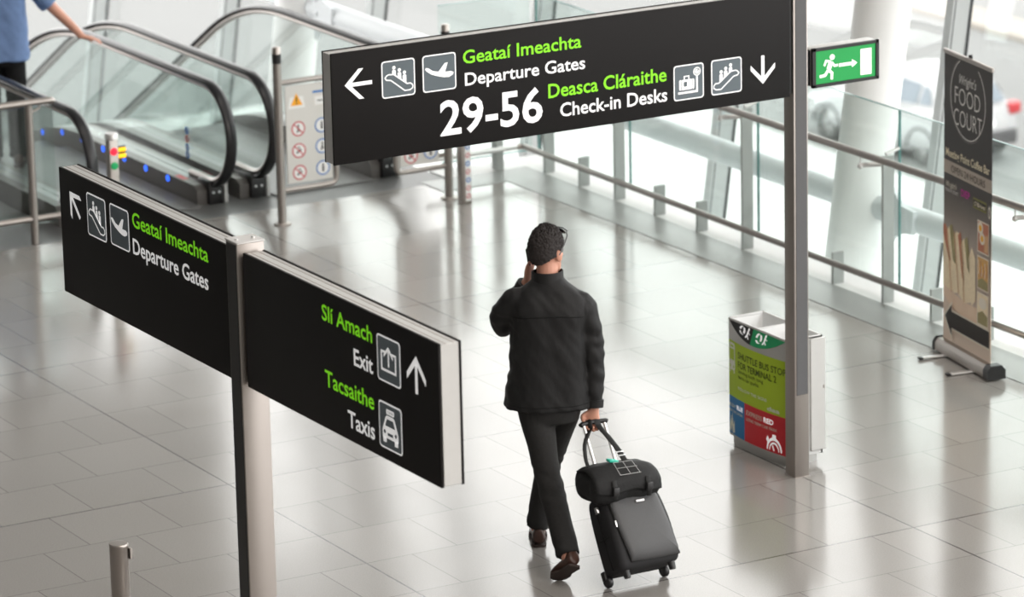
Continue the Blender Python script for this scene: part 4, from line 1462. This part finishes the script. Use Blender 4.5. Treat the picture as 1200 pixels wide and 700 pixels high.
def hand(mb, wrist, d, palm_n, side, curl, mt, L=.185, spread=.0, tcurl=.5):
    """palm box and five bent fingers; d: hand direction, palm_n: palm normal, side: thumb side vector"""
    d, pn = V(d).normalized(), V(palm_n).normalized()
    pn = (pn - d * pn.dot(d)).normalized()
    sd = d.cross(pn)
    if sd.dot(V(side)) < 0:
        sd = -sd
    w = V(wrist)
    limb(mb, [(*(w - d * .03), .027, .021), (*(w + d * .02), .032, .018), (*(w + d * .06), .040, .016), (*(w + d * .088), .039, .013)], mt, 14, ref=sd, n=3)
    tips = []
    for i, (off, ln, r) in enumerate(((.030, .072, .0090), (.010, .080, .0094), (-.011, .074, .0090), (-.030, .058, .0080))):
        base = w + d * .082 + sd * off
        P = [base - d * .02]
        a, p = 0.0, base.copy()
        P.append(p.copy())
        for k, f in enumerate((.45, .30, .25)):
            a += curl[k]
            p = p + (d * math.cos(a) + pn * math.sin(a) + sd * (off * spread)) * (ln * f)
            P.append(p.copy())
        tips.append(p)
        limb(mb, [(*q, r * (1 - .07 * k)) for k, q in enumerate(P)], mt, 10, n=3, ref=sd)
    b0 = w + d * .018 + sd * .026
    P = [b0, b0 + (d * .55 + sd * .75 + pn * .2).normalized() * .034]
    P.append(P[-1] + (d * .8 + sd * (.5 - tcurl) + pn * tcurl).normalized() * .032)
    P.append(P[-1] + (d * .85 + sd * (.1 - tcurl) + pn * tcurl * 1.3).normalized() * .026)
    limb(mb, [(*q, r) for q, r in zip(P, (.0135, .0125, .0105, .0090))], mt, 10, n=3, ref=sd)
    return tips

def head_pieces(mb, mt, c, mx):
    """skull, jaw, nose, ears, in head-local axes (x right, y forward, z up)"""
    rows = [(-.118, .030, .045, .030), (-.108, .052, .050, .040), (-.085, .062, .066, .028), (-.05, .069, .080, .012), (-.015, .074, .089, .004), (.02, .077, .094, .0), (.055, .074, .092, -.002), (.085, .062, .078, -.004), (.105, .042, .055, -.004), (.116, .018, .025, -.004)]
    R_ = catmull([list(r) for r in rows], 3)
    rs = []
    for z, a, b, cy in R_:
        rs.append([mx @ V((a * math.cos(2 * PI * j / 28), cy + b * math.sin(2 * PI * j / 28), z)) for j in range(28)])
    mb.rings(rs, mt)
    T = lambda p: mx @ V(p)
    limb(mb, [(*T((0, .088, .025)), .008), (*T((0, .100, .0)), .010), (*T((0, .112, -.022)), .013), (*T((0, .098, -.036)), .010)], mt, 10, n=3)
    mb.sphere((0, 0, 0), (.040, .012, .008), mt, 12, 8, mx=mx @ Matrix.Translation((0, .086, .034)))
    for s_ in (1, -1):
        mb.sphere((0, 0, 0), (.012, .021, .033), mt, 14, 10, mx=mx @ Matrix.Translation((s_ * .084, -.012, -.014)) @ Matrix.Rotation(s_ * -.35, 4, 'Z') @ Matrix.Rotation(.2, 4, 'X'))
        mb.sphere((s_ * .036, .068, -.02), (.024, .022, .02), mt, 12, 8, mx=mx)
    mb.sphere((0, .094, -.066), (.022, .010, .007), mt, 12, 8, mx=mx)
    mb.sphere((0, .086, -.100), (.020, .014, .014), mt, 12, 8, mx=mx)

def face_details(parent, mx):
    for s_ in (1, -1):
        e = MB().sphere((s_ * .031, .083, .008), (.0115, .009, .008), 'eye_white', 14, 10, mx=mx)
        e.sphere((s_ * .031, .0905, .008), (.005, .003, .005), 'iris', 12, 8, mx=mx)
        e.build('eye', parent, 'local')
        MB().tube([mx @ V((s_ * .014, .097, .030)), mx @ V((s_ * .032, .096, .036)), mx @ V((s_ * .050, .085, .030))], .0045, 'hair', 8).build('eyebrow', parent, 'local')
    MB().sphere((0, .1005, -.0665), (.022, .006, .006), 'lip', 14, 8, mx=mx).build('mouth', parent, 'local')

def hair_cap(name, parent, mx, mt, amp=.007, thick=.012, seed=3):
    seg, rin = 120, 80
    vs, fs, keep = [], [], {}
    for i in range(rin + 1):
        th = PI * i / rin
        for j in range(seg):
            ph = 2 * PI * j / seg
            x, y, z = math.sin(th) * math.cos(ph), math.sin(th) * math.sin(ph), math.cos(th)
            # hairline: low at the nape, above the ears at the sides, high at the forehead
            if y < 0:
                lim = -.50 + .38 * abs(x) ** 2
                if abs(x) > .6:
                    lim = max(lim, (.10 if abs(y + .10) < .18 else -.20) if y > -.36 else -.42)
            else:
                lim = -.05 + .62 * min(1, y / .85)
                if abs(x) > .55:
                    lim = .10 if y < .10 else (-.02 if y < .32 else -.02 + 1.2 * (y - .32))
                if y > .25 and abs(x) > .75:
                    lim = .25
            nz = noise.noise(V((x * 6, y * 6, z * 6 + seed))) * .4 + noise.noise(V((x * 16, y * 16, z * 12 + seed))) * .7 + noise.noise(V((x * 34, y * 34, z * 22 + seed))) * .6
            top = max(0, z) ** .7
            r = 1 + (thick + amp * nz * (.5 + top) + .006 * top) / .09
            p = V((x * .078 * r, -.002 + y * .096 * r, .004 + z * .114 * r))
            vs.append(mx @ p)
            keep[(i, j)] = z > lim
    for i in range(rin):
        for j in range(seg):
            k = (j + 1) % seg
            q = [(i, j), (i + 1, j), (i + 1, k), (i, k)]
            if all(keep[a] for a in q):
                fs.append([a * seg + b for a, b in q])
    # inner shell makes it a closed cap of hair
    mb = MB().add(vs, fs, mt)
    o = mb.build(name, parent, 'local', 80)
    sm = o.modifiers.new('thickness', 'SOLIDIFY')
    sm.thickness = .012
    sm.offset = -1
    return o

def shoe(parent, heel, toe, up, s=1.0):
    heel, toe, up = V(heel), V(toe), V(up)
    f = (toe - heel).normalized()
    up = (up - f * up.dot(f)).normalized()
    sd = f.cross(up)
    L = (toe - heel).length
    P = lambda u, x, z: heel + f * (u * L) + sd * x + up * z
    st = [(0.0, .024, .060, .030), (.03, .034, .085, .012), (.12, .038, .095, .006), (.28, .037, .085, .006), (.42, .038, .068, .008), (.62, .047, .052, .010), (.82, .046, .040, .012), (.95, .032, .030, .014), (1.0, .014, .024, .016)]
    rs = []
    for u, w, h, z0 in catmull([list(q) for q in st], 3):
        rs.append([P(u, w * math.cos(a) * (1.0 if math.sin(a) < 0 else .92), z0 + .008 + (h - z0) * (.5 + .5 * math.sin(a))) for a in [2 * PI * k / 20 for k in range(20)]])
    so = MB().rings(rs, 'shoe').build('shoe', parent, 'local', 60)
    mb = MB()
    lo, hi = [], []
    out = [(0.0, .018), (.02, .030), (.10, .038), (.28, .036), (.45, .036), (.62, .049), (.82, .047), (.94, .034), (1.0, .014)]
    prof = [(u, w) for u, w in out] + [(u, -w) for u, w in out[::-1]]
    mb.rings([[P(u, w, (.0 if u < .36 or True else 0)) for u, w in prof], [P(u, w * 1.03, .013) for u, w in prof]], 'sole')
    hp = [(u, w) for u, w in out[:4]] + [(u, -w) for u, w in out[:4][::-1]]
    mb2 = MB()
    mb.build('sole', so, 'local', 50)
    return so

# ------------------------------------------------------------------ walking man
AL = math.radians(26)
man = thing('person', 'man in black jacket walking away, phone at his ear, pulling a suitcase', 'person', (-.03, -.04, 0), -AL)
HMX = Matrix.Translation((.018, .045, 1.652)) @ Matrix.Rotation(math.radians(-35), 4, 'Z') @ Matrix.Rotation(math.radians(-4), 4, 'X')
wR, wL = V((.243, -.040, .825)), V((-.078, .114, 1.478))
mb = MB()
trunk(mb, [(.018, 0, .88, .150, .105), (.018, 0, 1.0, .150, .10), (.015, 0, 1.2, .165, .105), (.02, 0, 1.35, .175, .105), (.02, 0, 1.43, .15, .085), (.02, .005, 1.49, .075, .065), (.02, .012, 1.52, .058, .060)], 'skin')
limb(mb, [(.02, .005, 1.46, .060), (.02, .015, 1.53, .056), (.02, .030, 1.60, .056)], 'skin')
head_pieces(mb, 'skin', None, HMX)
limb(mb, [(.17, 0, 1.40, .055), (.222, -.012, 1.28, .045), (.248, -.025, 1.09, .040), (.246, -.032, .93, .034), (*wR, .027)], 'skin', n=4)
limb(mb, [(-.15, 0, 1.42, .055), (-.20, .07, 1.32, .045), (-.200, .15, 1.24, .040), (-.130, .145, 1.37, .034), (*wL, .026)], 'skin', n=4)
limb(mb, [(.10, 0, .90, .085), (.070, .115, .68, .068), (.030, .203, .48, .050), (-.020, .252, .28, .046), (-.042, .262, .07, .036)], 'skin', n=4)
limb(mb, [(-.065, 0, .90, .085), (-.035, -.065, .68, .068), (-.005, -.13, .47, .050), (.038, -.28, .30, .046), (.072, -.42, .13, .036)], 'skin', n=4)
# right hand closed round the case handle, left hand holding the phone
HC = V((.233, -.060, .748))              # handle grip centre in the man's axes
hand(mb, wR + V((-.002, -.006, -.006)), (-.10, -.12, -.98), (-.2, -.98, .15), (-1, .1, 0), (.75, 1.25, 1.0), 'skin', tcurl=.75)
hand(mb, wL, (.18, -.01, 1.0), (.819, -.574, .0), (.4, .6, .3), (.30, .55, .45), 'skin', tcurl=.3)
body = put('body', fuse(mb, .0052, 3), man)
face_details(man, HMX)
hair_cap('hair', man, HMX, 'hair', .011, .013)

# jacket
def jw(c):
    a = noise.noise(V((c.x * 7 + c.z * 5, c.y * 6, c.z * 4 - c.x * 3))) * .010
    b_ = noise.noise(V((c.x * 22 + c.z * 14, c.y * 18, c.z * 9))) * .0042
    k = 1.0
    if c.x > .2 or c.x < -.15:
        k = 1.25
        a += math.sin(c.z * 70 + 4 * noise.noise(c * 9)) * .0022
    return (a + b_) * k
mb = MB()
trunk(mb, [(0.006, -.002, .835, .226, .152), (.006, -.002, .86, .222, .152), (.008, 0, .97, .208, .148), (.012, 0, 1.08, .197, .142), (.014, 0, 1.19, .193, .138), (.016, 0, 1.28, .197, .138), (.020, 0, 1.36, .208, .134), (.022, 0, 1.41, .196, .120), (.022, .002, 1.455, .150, .100), (.021, .008, 1.495, .098, .084), (.020, .014, 1.525, .076, .074)], 'jacket', 48)
limb(mb, [(.145, 0, 1.390, .072), (.192, -.005, 1.365, .074), (.222, -.012, 1.28, .067), (.241, -.022, 1.17, .060), (.248, -.025, 1.06, .057), (.247, -.030, .95, .053), (.244, -.038, .862, .048), (.243, -.042, .835, .046)], 'jacket', n=4)
limb(mb, [(-.115, 0, 1.395, .072), (-.160, .005, 1.390, .074), (-.198, .050, 1.335, .072), (-.212, .100, 1.270, .066), (-.205, .150, 1.240, .062), (-.175, .165, 1.290, .058), (-.122, .145, 1.39, .050), (-.090, .124, 1.450, .045)], 'jacket', n=4)
jm = fuse(mb, .0085, 5, jw)
jk = put('jacket', jm, man)
bv = BVHTree.FromPolygons([v.co.copy() for v in jm.vertices], [list(p.vertices) for p in jm.polygons])
def strip(pts, mt, name, w=.003, lift=.001):
    """seam laid on the back of the jacket (rays from behind)"""
    P = []
    for x, z in pts:
        h = bv.ray_cast(V((x, -1, z)), V((0, 1, 0)))
        if h[0]:
            P.append(h[0] + h[1] * lift)
    MB().tube(P, w, mt, 6).build(name, jk, 'local')
strip([(-.165 + .36 * k / 24, 1.335 + .012 * math.sin(PI * k / 24)) for k in range(25)], 'seam', 'yoke_seam')
strip([(-.205 + .42 * k / 24, .868) for k in range(25)], 'seam', 'hem_seam', .0022)
# stand collar
def band(path_fn, z0, z1, name, mt, parent, th=.007):
    seg = 40
    rs = []
    for z, off in ((z0, 0), (z1 - .004, 0), (z1, -th / 2), (z1 - .004, -th), (z0, -th)):
        rs.append([path_fn(2 * PI * j / seg, z, off) for j in range(seg)])
    return MB().rings(rs, mt, cap=False, closed=True).build(name, parent, 'local', 50)
band(lambda a, z, o: V((.020 + (.086 - (z - 1.50) * .06 + o) * math.cos(a), .018 + (.088 - (z - 1.5) * .06 + o) * math.sin(a), z + .012 * math.sin(a) * 0 - .012 * (math.sin(a) > 0) * math.sin(a))), 1.485, 1.560, 'collar', 'jacket', jk)
# cuffs
mb = MB().tube([(.2445, -.037, .872), (.2430, -.0425, .832)], [.0525, .0500], 'jacket', 24, ref=(1, 0, 0))
mb.build('cuff', jk, 'local', 50)
MB().tube([(-.096, .129, 1.436), (-.084, .119, 1.464)], [.0515, .049], 'jacket', 24, ref=(1, 0, 0)).build('cuff', jk, 'local', 50)

def tw(c):
    a = noise.noise(V((c.x * 9, c.y * 9, c.z * 7))) * .005
    k = max(0, 1 - abs(c.z - .47) / .12) + max(0, 1 - abs(c.z - .12) / .12)
    return a + k * math.sin(c.z * 95 + 5 * noise.noise(c * 6)) * .0032
mb = MB()
trunk(mb, [(.018, 0, .76, .150, .115), (.018, -.004, .82, .160, .122), (.018, -.004, .90, .160, .120), (.018, 0, .98, .152, .110)], 'trouser')
limb(mb, [(.100, 0, .88, .094), (.088, .05, .78, .090), (.068, .115, .67, .080), (.032, .195, .50, .067), (.010, .230, .40, .064), (-.020, .25, .26, .060), (-.042, .259, .09, .062)], 'trouser', 20, n=4)
limb(mb, [(-.064, 0, .88, .096), (-.052, -.02, .78, .092), (-.036, -.065, .67, .080), (-.006, -.125, .49, .068), (.012, -.19, .40, .066), (.042, -.30, .27, .063), (.070, -.400, .148, .064)], 'trouser', 20, n=4)
put('trousers', fuse(mb, .0085, 4, tw), man)
shoe(man, (-.040, .188, .0), (-.030, .468, .0), (0, 0, 1))
shoe(man, (.098, -.492, .118), (.000, -.360, .004), (.10, .55, .83))

# phone (held) and sunglasses (on his head) are things of their own
mo = MATW[man.name]
def on_man(name, label, cat, mx):
    return thing(name, label, cat, mx=mo @ mx)
ph = on_man('mobile_phone', "dark mobile phone held to the walking man's left ear", 'phone', HMX @ Matrix.Translation((-.101, .012, -.045)) @ Matrix.Rotation(.10, 4, 'Z') @ Matrix.Rotation(math.radians(22), 4, 'X'))
MB().box((-.0055, -.033, -.068), (.0055, .033, .068), 'black_plastic', .005, 3).build('casing', ph, 'local')
MB().box((.0050, -.029, -.058), (.0062, .029, .058), 'iris').build('screen', ph, 'local')
M['sunglass'] = mat('sunglass_lens', (0.02, 0.02, 0.022), .08)
M['sun_frame'] = mat('sunglass_frame', (0.16, 0.16, 0.165), .25, .6)
sg = on_man('sunglasses', 'sunglasses pushed up on top of the walking man\'s head', 'sunglasses', HMX)
mb = MB()
for s_ in (1, -1):
    mb2 = MB().sphere((0, 0, 0), (.031, .006, .022), 'sunglass', 18, 12, mx=Matrix.Translation((s_ * .040, .083, .100)) @ Matrix.Rotation(s_ * -.42, 4, 'Z') @ Matrix.Rotation(.75, 4, 'X'))
    mb2.build('lens', sg, 'local')
    MB().tube([(s_ * .072, .078, .100), (s_ * .094, .050, .085), (s_ * .099, .015, .045), (s_ * .096, -.012, .010), (s_ * .092, -.022, -.006)], .0032, 'sun_frame', 8).build('temple_arm', sg, 'local')
mb.tube([(-.076, .080, .104), (-.040, .099, .112), (0, .104, .112), (.040, .099, .112), (.076, .080, .104)], .0036, 'sun_frame', 8)
mb.build('frame_bridge', sg, 'local')

# ------------------------------------------------------------------ trolley case
M['case'] = mat('charcoal_case_nylon', (0.072, 0.073, 0.077), .55, var=.15, vscale=200, bump=.1, bscale=600)
M['case_dark'] = mat('black_case_side', (0.024, 0.024, 0.026), .65, var=.15, vscale=200, spec=.25)
M['piping'] = mat('black_piping', (0.008, 0.008, 0.008), .5, spec=.25)
M['rod'] = mat('bright_handle_rod', (0.85, 0.85, 0.85), .3, .6)
gripW = mo @ HC
AX = V((.150, -.616, .035))
ll = (gripW - AX)
HL = ll.length
ll.normalize()
ww = V((1, 0, 0)); ww = (ww - ll * ww.dot(ll)).normalized()
nn = ww.cross(ll)                       # towards the camera
if nn.y > 0:
    nn = -nn
cm = Matrix((ww, -nn, ll)).transposed().to_4x4()      # local: x width, -y front, z along the case
cm.translation = AX
case = thing('trolley_suitcase', 'charcoal soft wheeled suitcase pulled behind the walking man', 'suitcase', mx=cm)
def rr_ring(w, y0, y1, z, r, n=6):
    pts = []
    for cx, cy, a0 in ((w - r, y1 - r, 0), (-w + r, y1 - r, 90), (-w + r, y0 + r, 180), (w - r, y0 + r, 270)):
        for k in range(n):
            a = math.radians(a0 + 90 * k / (n - 1))
            pts.append(V((cx + r * math.cos(a), cy + r * math.sin(a), z)))
    return pts
rows = [(.160, -.170, .010, .012), (.176, -.190, .012, .028), (.179, -.205, .014, .07), (.178, -.212, .014, .20), (.174, -.200, .014, .31), (.166, -.185, .014, .385), (.155, -.165, .010, .415), (.135, -.14, .0, .425)]
mb = MB().rings([rr_ring(w, y0, y1, z, .035) for w, y0, y1, z in catmull([list(r) for r in rows], 3)], 'case_dark')
mb.build('shell', case, 'local', 60)
# front pocket panel
def front(u, v, h):
    """u -1..1, v along; follows the shell's front"""
    y = [(.012, -.170), (.07, -.205), (.20, -.212), (.31, -.200), (.385, -.185), (.42, -.163)]
    for (a, ya), (b, yb) in zip(y[:-1], y[1:]):
        if v <= b:
            t_ = (v - a) / (b - a)
            y0 = ya + (yb - ya) * t_
            break
    else:
        y0 = -.163
    return V((u, y0 - .002 - h, v))
out = [(-.118, .045), (-.128, .10), (-.146, .22), (-.150, .325), (-.145, .368), (-.126, .388), (.108, .388), (.132, .373), (.139, .325), (.155, .13), (.160, .06), (.150, .040)]
mb = MB()
K_ = 10
rs = []
for k, (sc, h) in enumerate(((1.0, .000), (1.0, .012), (.96, .020), (.85, .025), (.6, .029), (.2, .030))):
    cx, cz = .005, .235
    rs.append([front(cx + (u - cx) * sc, cz + (v - cz) * sc, h) for u, v in [q for q in catmull([list(p) for p in out + out[:1]], 3)[:-1]]])
mb.rings(rs, 'case')
pk = mb.build('front_pocket', case, 'local', 50)
MB().tube([front(u, v, .010) for u, v in [q for q in catmull([list(p) for p in out + out[:1]], 3)[:-1]]], .0035, 'piping', 6, closed=True).build('piping', pk, 'local')
MB().box((-.012, -.234, .336), (.040, -.224, .350), 'screw', .002, 1).build('maker_badge', pk, 'local')
mb = MB().box((-.157, -.222, .232), (-.145, -.212, .268), 'screw', .003, 2)
mb.build('zip_pull', pk, 'local')
for z in (.40, .20, .06):
    MB().tube([(-.181, -.16, z), (-.181, -.03, z)], .003, 'piping', 6).build('side_seam', case, 'local') if z == .20 else None
MB().tube([(-.180, -.105, .03), (-.182, -.105, .2), (-.178, -.10, .31), (-.170, -.09, .38)], .004, 'piping', 6).build('side_zip', case, 'local')
MB().box((-.188, -.13, .335), (-.174, -.10, .37), 'screw', .003, 2).build('zip_pull', case, 'local')
MB().tube([(-.060, -.09, .420), (-.055, -.09, .428), (0, -.09, .432), (.055, -.09, .428), (.060, -.09, .420)], .010, 'piping', 8, ry=.006).build('carry_handle', case, 'local')
for s_ in (-1, 1):
    mx = Matrix.Translation((s_ * .168, -.002, 0)) @ Matrix.Rotation(PI / 2, 4, 'Y')
    MB().lathe([(.012, -.014), (.030, -.014), (.034, -.009), (.034, .009), (.030, .014), (.012, .014)], 'rubber', seg=24, mx=mx).build('wheel', case, 'local')
    MB().box((s_ * .168 - .022, -.020, .004), (s_ * .168 + .022, .022, .055), 'black_plastic', .008, 2).build('wheel_housing', case, 'local')
    MB().lathe([(.001, -.028), (.017, -.026), (.020, .01), (.024, .03)], 'black_plastic', (s_ * .135, -.150, 0), 16).build('stand_foot', case, 'local')
    MB().cyl((s_ * .062, -.014, .38), (s_ * .062, -.014, HL - .006), .0085, 'rod', 14).build('handle_rod', case, 'local')
MB().tube([(-.078, -.014, HL - .004), (-.070, -.014, HL + .002), (0, -.014, HL + .005), (.070, -.014, HL + .002), (.078, -.014, HL - .004)], .013, 'black_plastic', 14, ry=.016).build('grip', case, 'local')

# ------------------------------------------------------------------ messenger bag on the case
M['bag'] = mat('black_bag_canvas', (0.013, 0.013, 0.0135), .65, var=.25, vscale=150, bump=.2, bscale=60, spec=.25)
M['bag_grey'] = mat('grey_bag_print', (0.30, 0.30, 0.30), .6)
M['teal_tag'] = mat('teal_luggage_tag', srgb(50, 190, 165), .5)
bag = thing('messenger_bag', 'black messenger bag with two buckles and teal tag riding on the suitcase', 'bag', mx=cm @ Matrix.Translation((-.045, -.105, .400)) @ Matrix.Rotation(math.radians(30), 4, 'X') @ Matrix.Rotation(math.radians(3), 4, 'Y'))
def bagw(c):
    return noise.noise(V((c.x * 11, c.y * 11, c.z * 11))) * .011 + noise.noise(c * 30) * .003
mb = MB()
rows = [(.150, -.085, .085, .000), (.190, -.110, .100, .020), (.205, -.120, .100, .060), (.205, -.115, .098, .105), (.190, -.098, .092, .145), (.165, -.070, .075, .170), (.11, -.04, .05, .180)]
mb.rings([rr_ring(w, y0, y1, z, .04) for w, y0, y1, z in catmull([list(r) for r in rows], 3)], 'bag')
put('body', fuse(mb, .008, 4, bagw), bag)
def bagf(u, v, h):
    """flap surface: v 0 at the back top, 1 at the lower front edge"""
    prof = [(.06, .178), (-.02, .192), (-.085, .172), (-.122, .135), (-.134, .095), (-.136, .070)]
    t_ = v * (len(prof) - 1)
    i = min(int(t_), len(prof) - 2)
    f = t_ - i
    y = prof[i][0] + (prof[i + 1][0] - prof[i][0]) * f
    z = prof[i][1] + (prof[i + 1][1] - prof[i][1]) * f
    edge = (abs(u) / .2) ** 4
    sag = .010 * math.sin(u * 22 + 1) * v
    return V((u, y - h * (.3 + v * .7) + edge * .02, z + h * (1 - v * .7) - edge * .035 * (1 - v) + sag))
nu, nv = 18, 14
vs = [bagf(-.198 + .396 * i / nu, j / nv, .004 + .003 * noise.noise(V((i * .4, j * .4, 2)))) for j in range(nv + 1) for i in range(nu + 1)]
fs = [[j * (nu + 1) + i, j * (nu + 1) + i + 1, (j + 1) * (nu + 1) + i + 1, (j + 1) * (nu + 1) + i] for j in range(nv) for i in range(nu)]
fl = MB().add(vs, fs, 'bag').build('flap', bag, 'local', 80)
sm = fl.modifiers.new('thickness', 'SOLIDIFY'); sm.thickness = .005
a = Art(lambda u, v, h: bagf(u, v, .013 + h))
for k in range(3):
    a.stroke([(-.045 + .055 * k, .22), (-.050 + .058 * k, .52)], .004, 'bag_grey')
for k in range(3):
    v_ = .22 + .15 * k
    a.stroke([(-.047 - .003 * k, v_), (.066 + .003 * k, v_)], .014, 'bag_grey')
a.mb.build('printed_emblem', fl, 'local', smooth=False)
for x in (-.095, .105):
    p = [bagf(x, .60, .012), bagf(x, .75, .014), bagf(x, .92, .014), V((x, -.150, .058)), V((x, -.146, .040))]
    st_ = MB().tube(p, .014, 'piping', 8, ry=.003, ref=(1, 0, 0)).build('buckle_strap', bag, 'local')
    c = bagf(x, .88, .020)
    MB().box((c.x - .018, c.y - .008, c.z - .022), (c.x + .018, c.y + .006, c.z + .022), 'black_plastic', .005, 2).build('buckle', st_, 'local')
# shoulder strap looped up over the handle grip
bi = MATW[bag.name].inverted()
G = bi @ (cm @ V((0, -.014, HL)))
def L_(x, y, z):
    return V((x, y, z))
_a, _b = V((-.150, .02, .165)), V((.045, -.01, .185))
Ga, Gb = G + V((-.034, -.024, -.012)), G + V((.016, -.024, -.012))
pa = [_a, _a.lerp(Ga, .22) + V((-.035, -.02, 0)), _a.lerp(Ga, .6) + V((-.045, -.02, 0)), Ga + V((-.012, -.003, -.03)), Ga, G + V((-.034, -.010, .018)), G + V((-.034, .012, .012))]
pb = [_b, _b.lerp(Gb, .3) + V((.006, -.012, 0)), _b.lerp(Gb, .7) + V((.006, -.006, 0)), Gb, G + V((.016, -.010, .018)), G + V((.016, .012, .012))]
MB().tube([q[:3] for q in catmull([list(p) for p in pa], 4)], .011, 'piping', 8, ry=.002, ref=(1, 0, 0)).build('shoulder_strap', bag, 'local')
s2 = MB().tube([q[:3] for q in catmull([list(p) for p in pb], 4)], .018, 'piping', 8, ry=.002, ref=(1, 0, 0)).build('shoulder_strap', bag, 'local')
for v in (0, .018):
    c = _b.lerp(Gb, .22 + v * 5) + V((.005, -.012, 0))
    MB().box((c.x - .022, c.y - .004, c.z - .003), (c.x + .022, c.y + .003, c.z + .003), 'screw', .001, 1).build('strap_slider', s2, 'local')
MB().box((-.085, -.015, .188), (-.030, .025, .202), 'teal_tag', .004, 2, mx=Matrix.Rotation(.15, 4, 'Y')).build('luggage_tag', bag, 'local')

# ------------------------------------------------------------------ person on the escalator
# (x = his right, y = his facing)
rider = thing('person', 'person in blue shirt and black trousers standing on escalator, arm on its handrail', 'person', (1.16, 9.78, .0), math.radians(-28))
mb = MB()
HM2 = Matrix.Translation((0, .03, 1.66))
trunk(mb, [(0, 0, .88, .14, .10), (0, 0, 1.2, .16, .105), (0, 0, 1.35, .17, .105), (0, 0, 1.43, .15, .08), (0, .0, 1.50, .06, .06)], 'skin')
limb(mb, [(0, 0, 1.46, .06), (0, .015, 1.60, .056)], 'skin')
head_pieces(mb, 'skin', None, HM2)
rR = V((.585, .02, .945))
limb(mb, [(.17, 0, 1.41, .055), (.30, .0, 1.27, .045), (.39, .0, 1.16, .040), (.50, .015, 1.04, .034), (*rR, .026)], 'skin', n=4)
limb(mb, [(-.17, 0, 1.41, .055), (-.23, -.01, 1.27, .045), (-.25, -.01, 1.12, .040), (-.25, .04, .98, .033), (-.25, .08, .86, .026)], 'skin', n=4)
hand(mb, rR, (.93, .1, -.25), (-.2, 0, -1), (0, 1, 0), (.1, .35, .35), 'skin')
hand(mb, V((-.25, .08, .86)), (0, .15, -1), (1, 0, 0), (0, 1, 0), (.3, .4, .3), 'skin')
for s_ in (-1, 1):
    limb(mb, [(s_ * .09, 0, .90, .085), (s_ * .09, .01, .48, .052), (s_ * .09, 0, .08, .036)], 'skin', n=4)
put('body', fuse(mb, .0075, 3), rider)
face_details(rider, HM2)
hair_cap('hair', rider, HM2, 'brown_hair', .006, .012, 9)
mb = MB()
trunk(mb, [(0, 0, .80, .205, .15), (0, 0, .95, .20, .145), (0, 0, 1.15, .195, .14), (0, 0, 1.33, .20, .135), (0, 0, 1.42, .185, .115), (0, 0, 1.47, .12, .09), (0, .005, 1.51, .07, .07)], 'blue_shirt')
limb(mb, [(.14, 0, 1.40, .082), (.20, 0, 1.37, .082), (.29, 0, 1.28, .078), (.37, 0, 1.19, .078)], 'blue_shirt', n=4)
limb(mb, [(-.14, 0, 1.40, .082), (-.20, 0, 1.35, .08), (-.235, -.01, 1.25, .074), (-.25, -.01, 1.14, .072)], 'blue_shirt', n=4)
put('shirt', fuse(mb, .010, 5, jw), rider)
mb = MB()
trunk(mb, [(0, 0, .76, .15, .115), (0, 0, .86, .158, .12), (0, 0, .95, .15, .11)], 'dark_trouser')
for s_ in (-1, 1):
    limb(mb, [(s_ * .085, 0, .87, .092), (s_ * .09, .01, .65, .082), (s_ * .09, .015, .45, .07), (s_ * .09, 0, .07, .068)], 'dark_trouser', n=4)
put('trousers', fuse(mb, .010, 4, tw), rider)
for s_ in (-1, 1):
    shoe(rider, (s_ * .09, -.08, .012), (s_ * .10, .19, .012), (0, 0, 1))
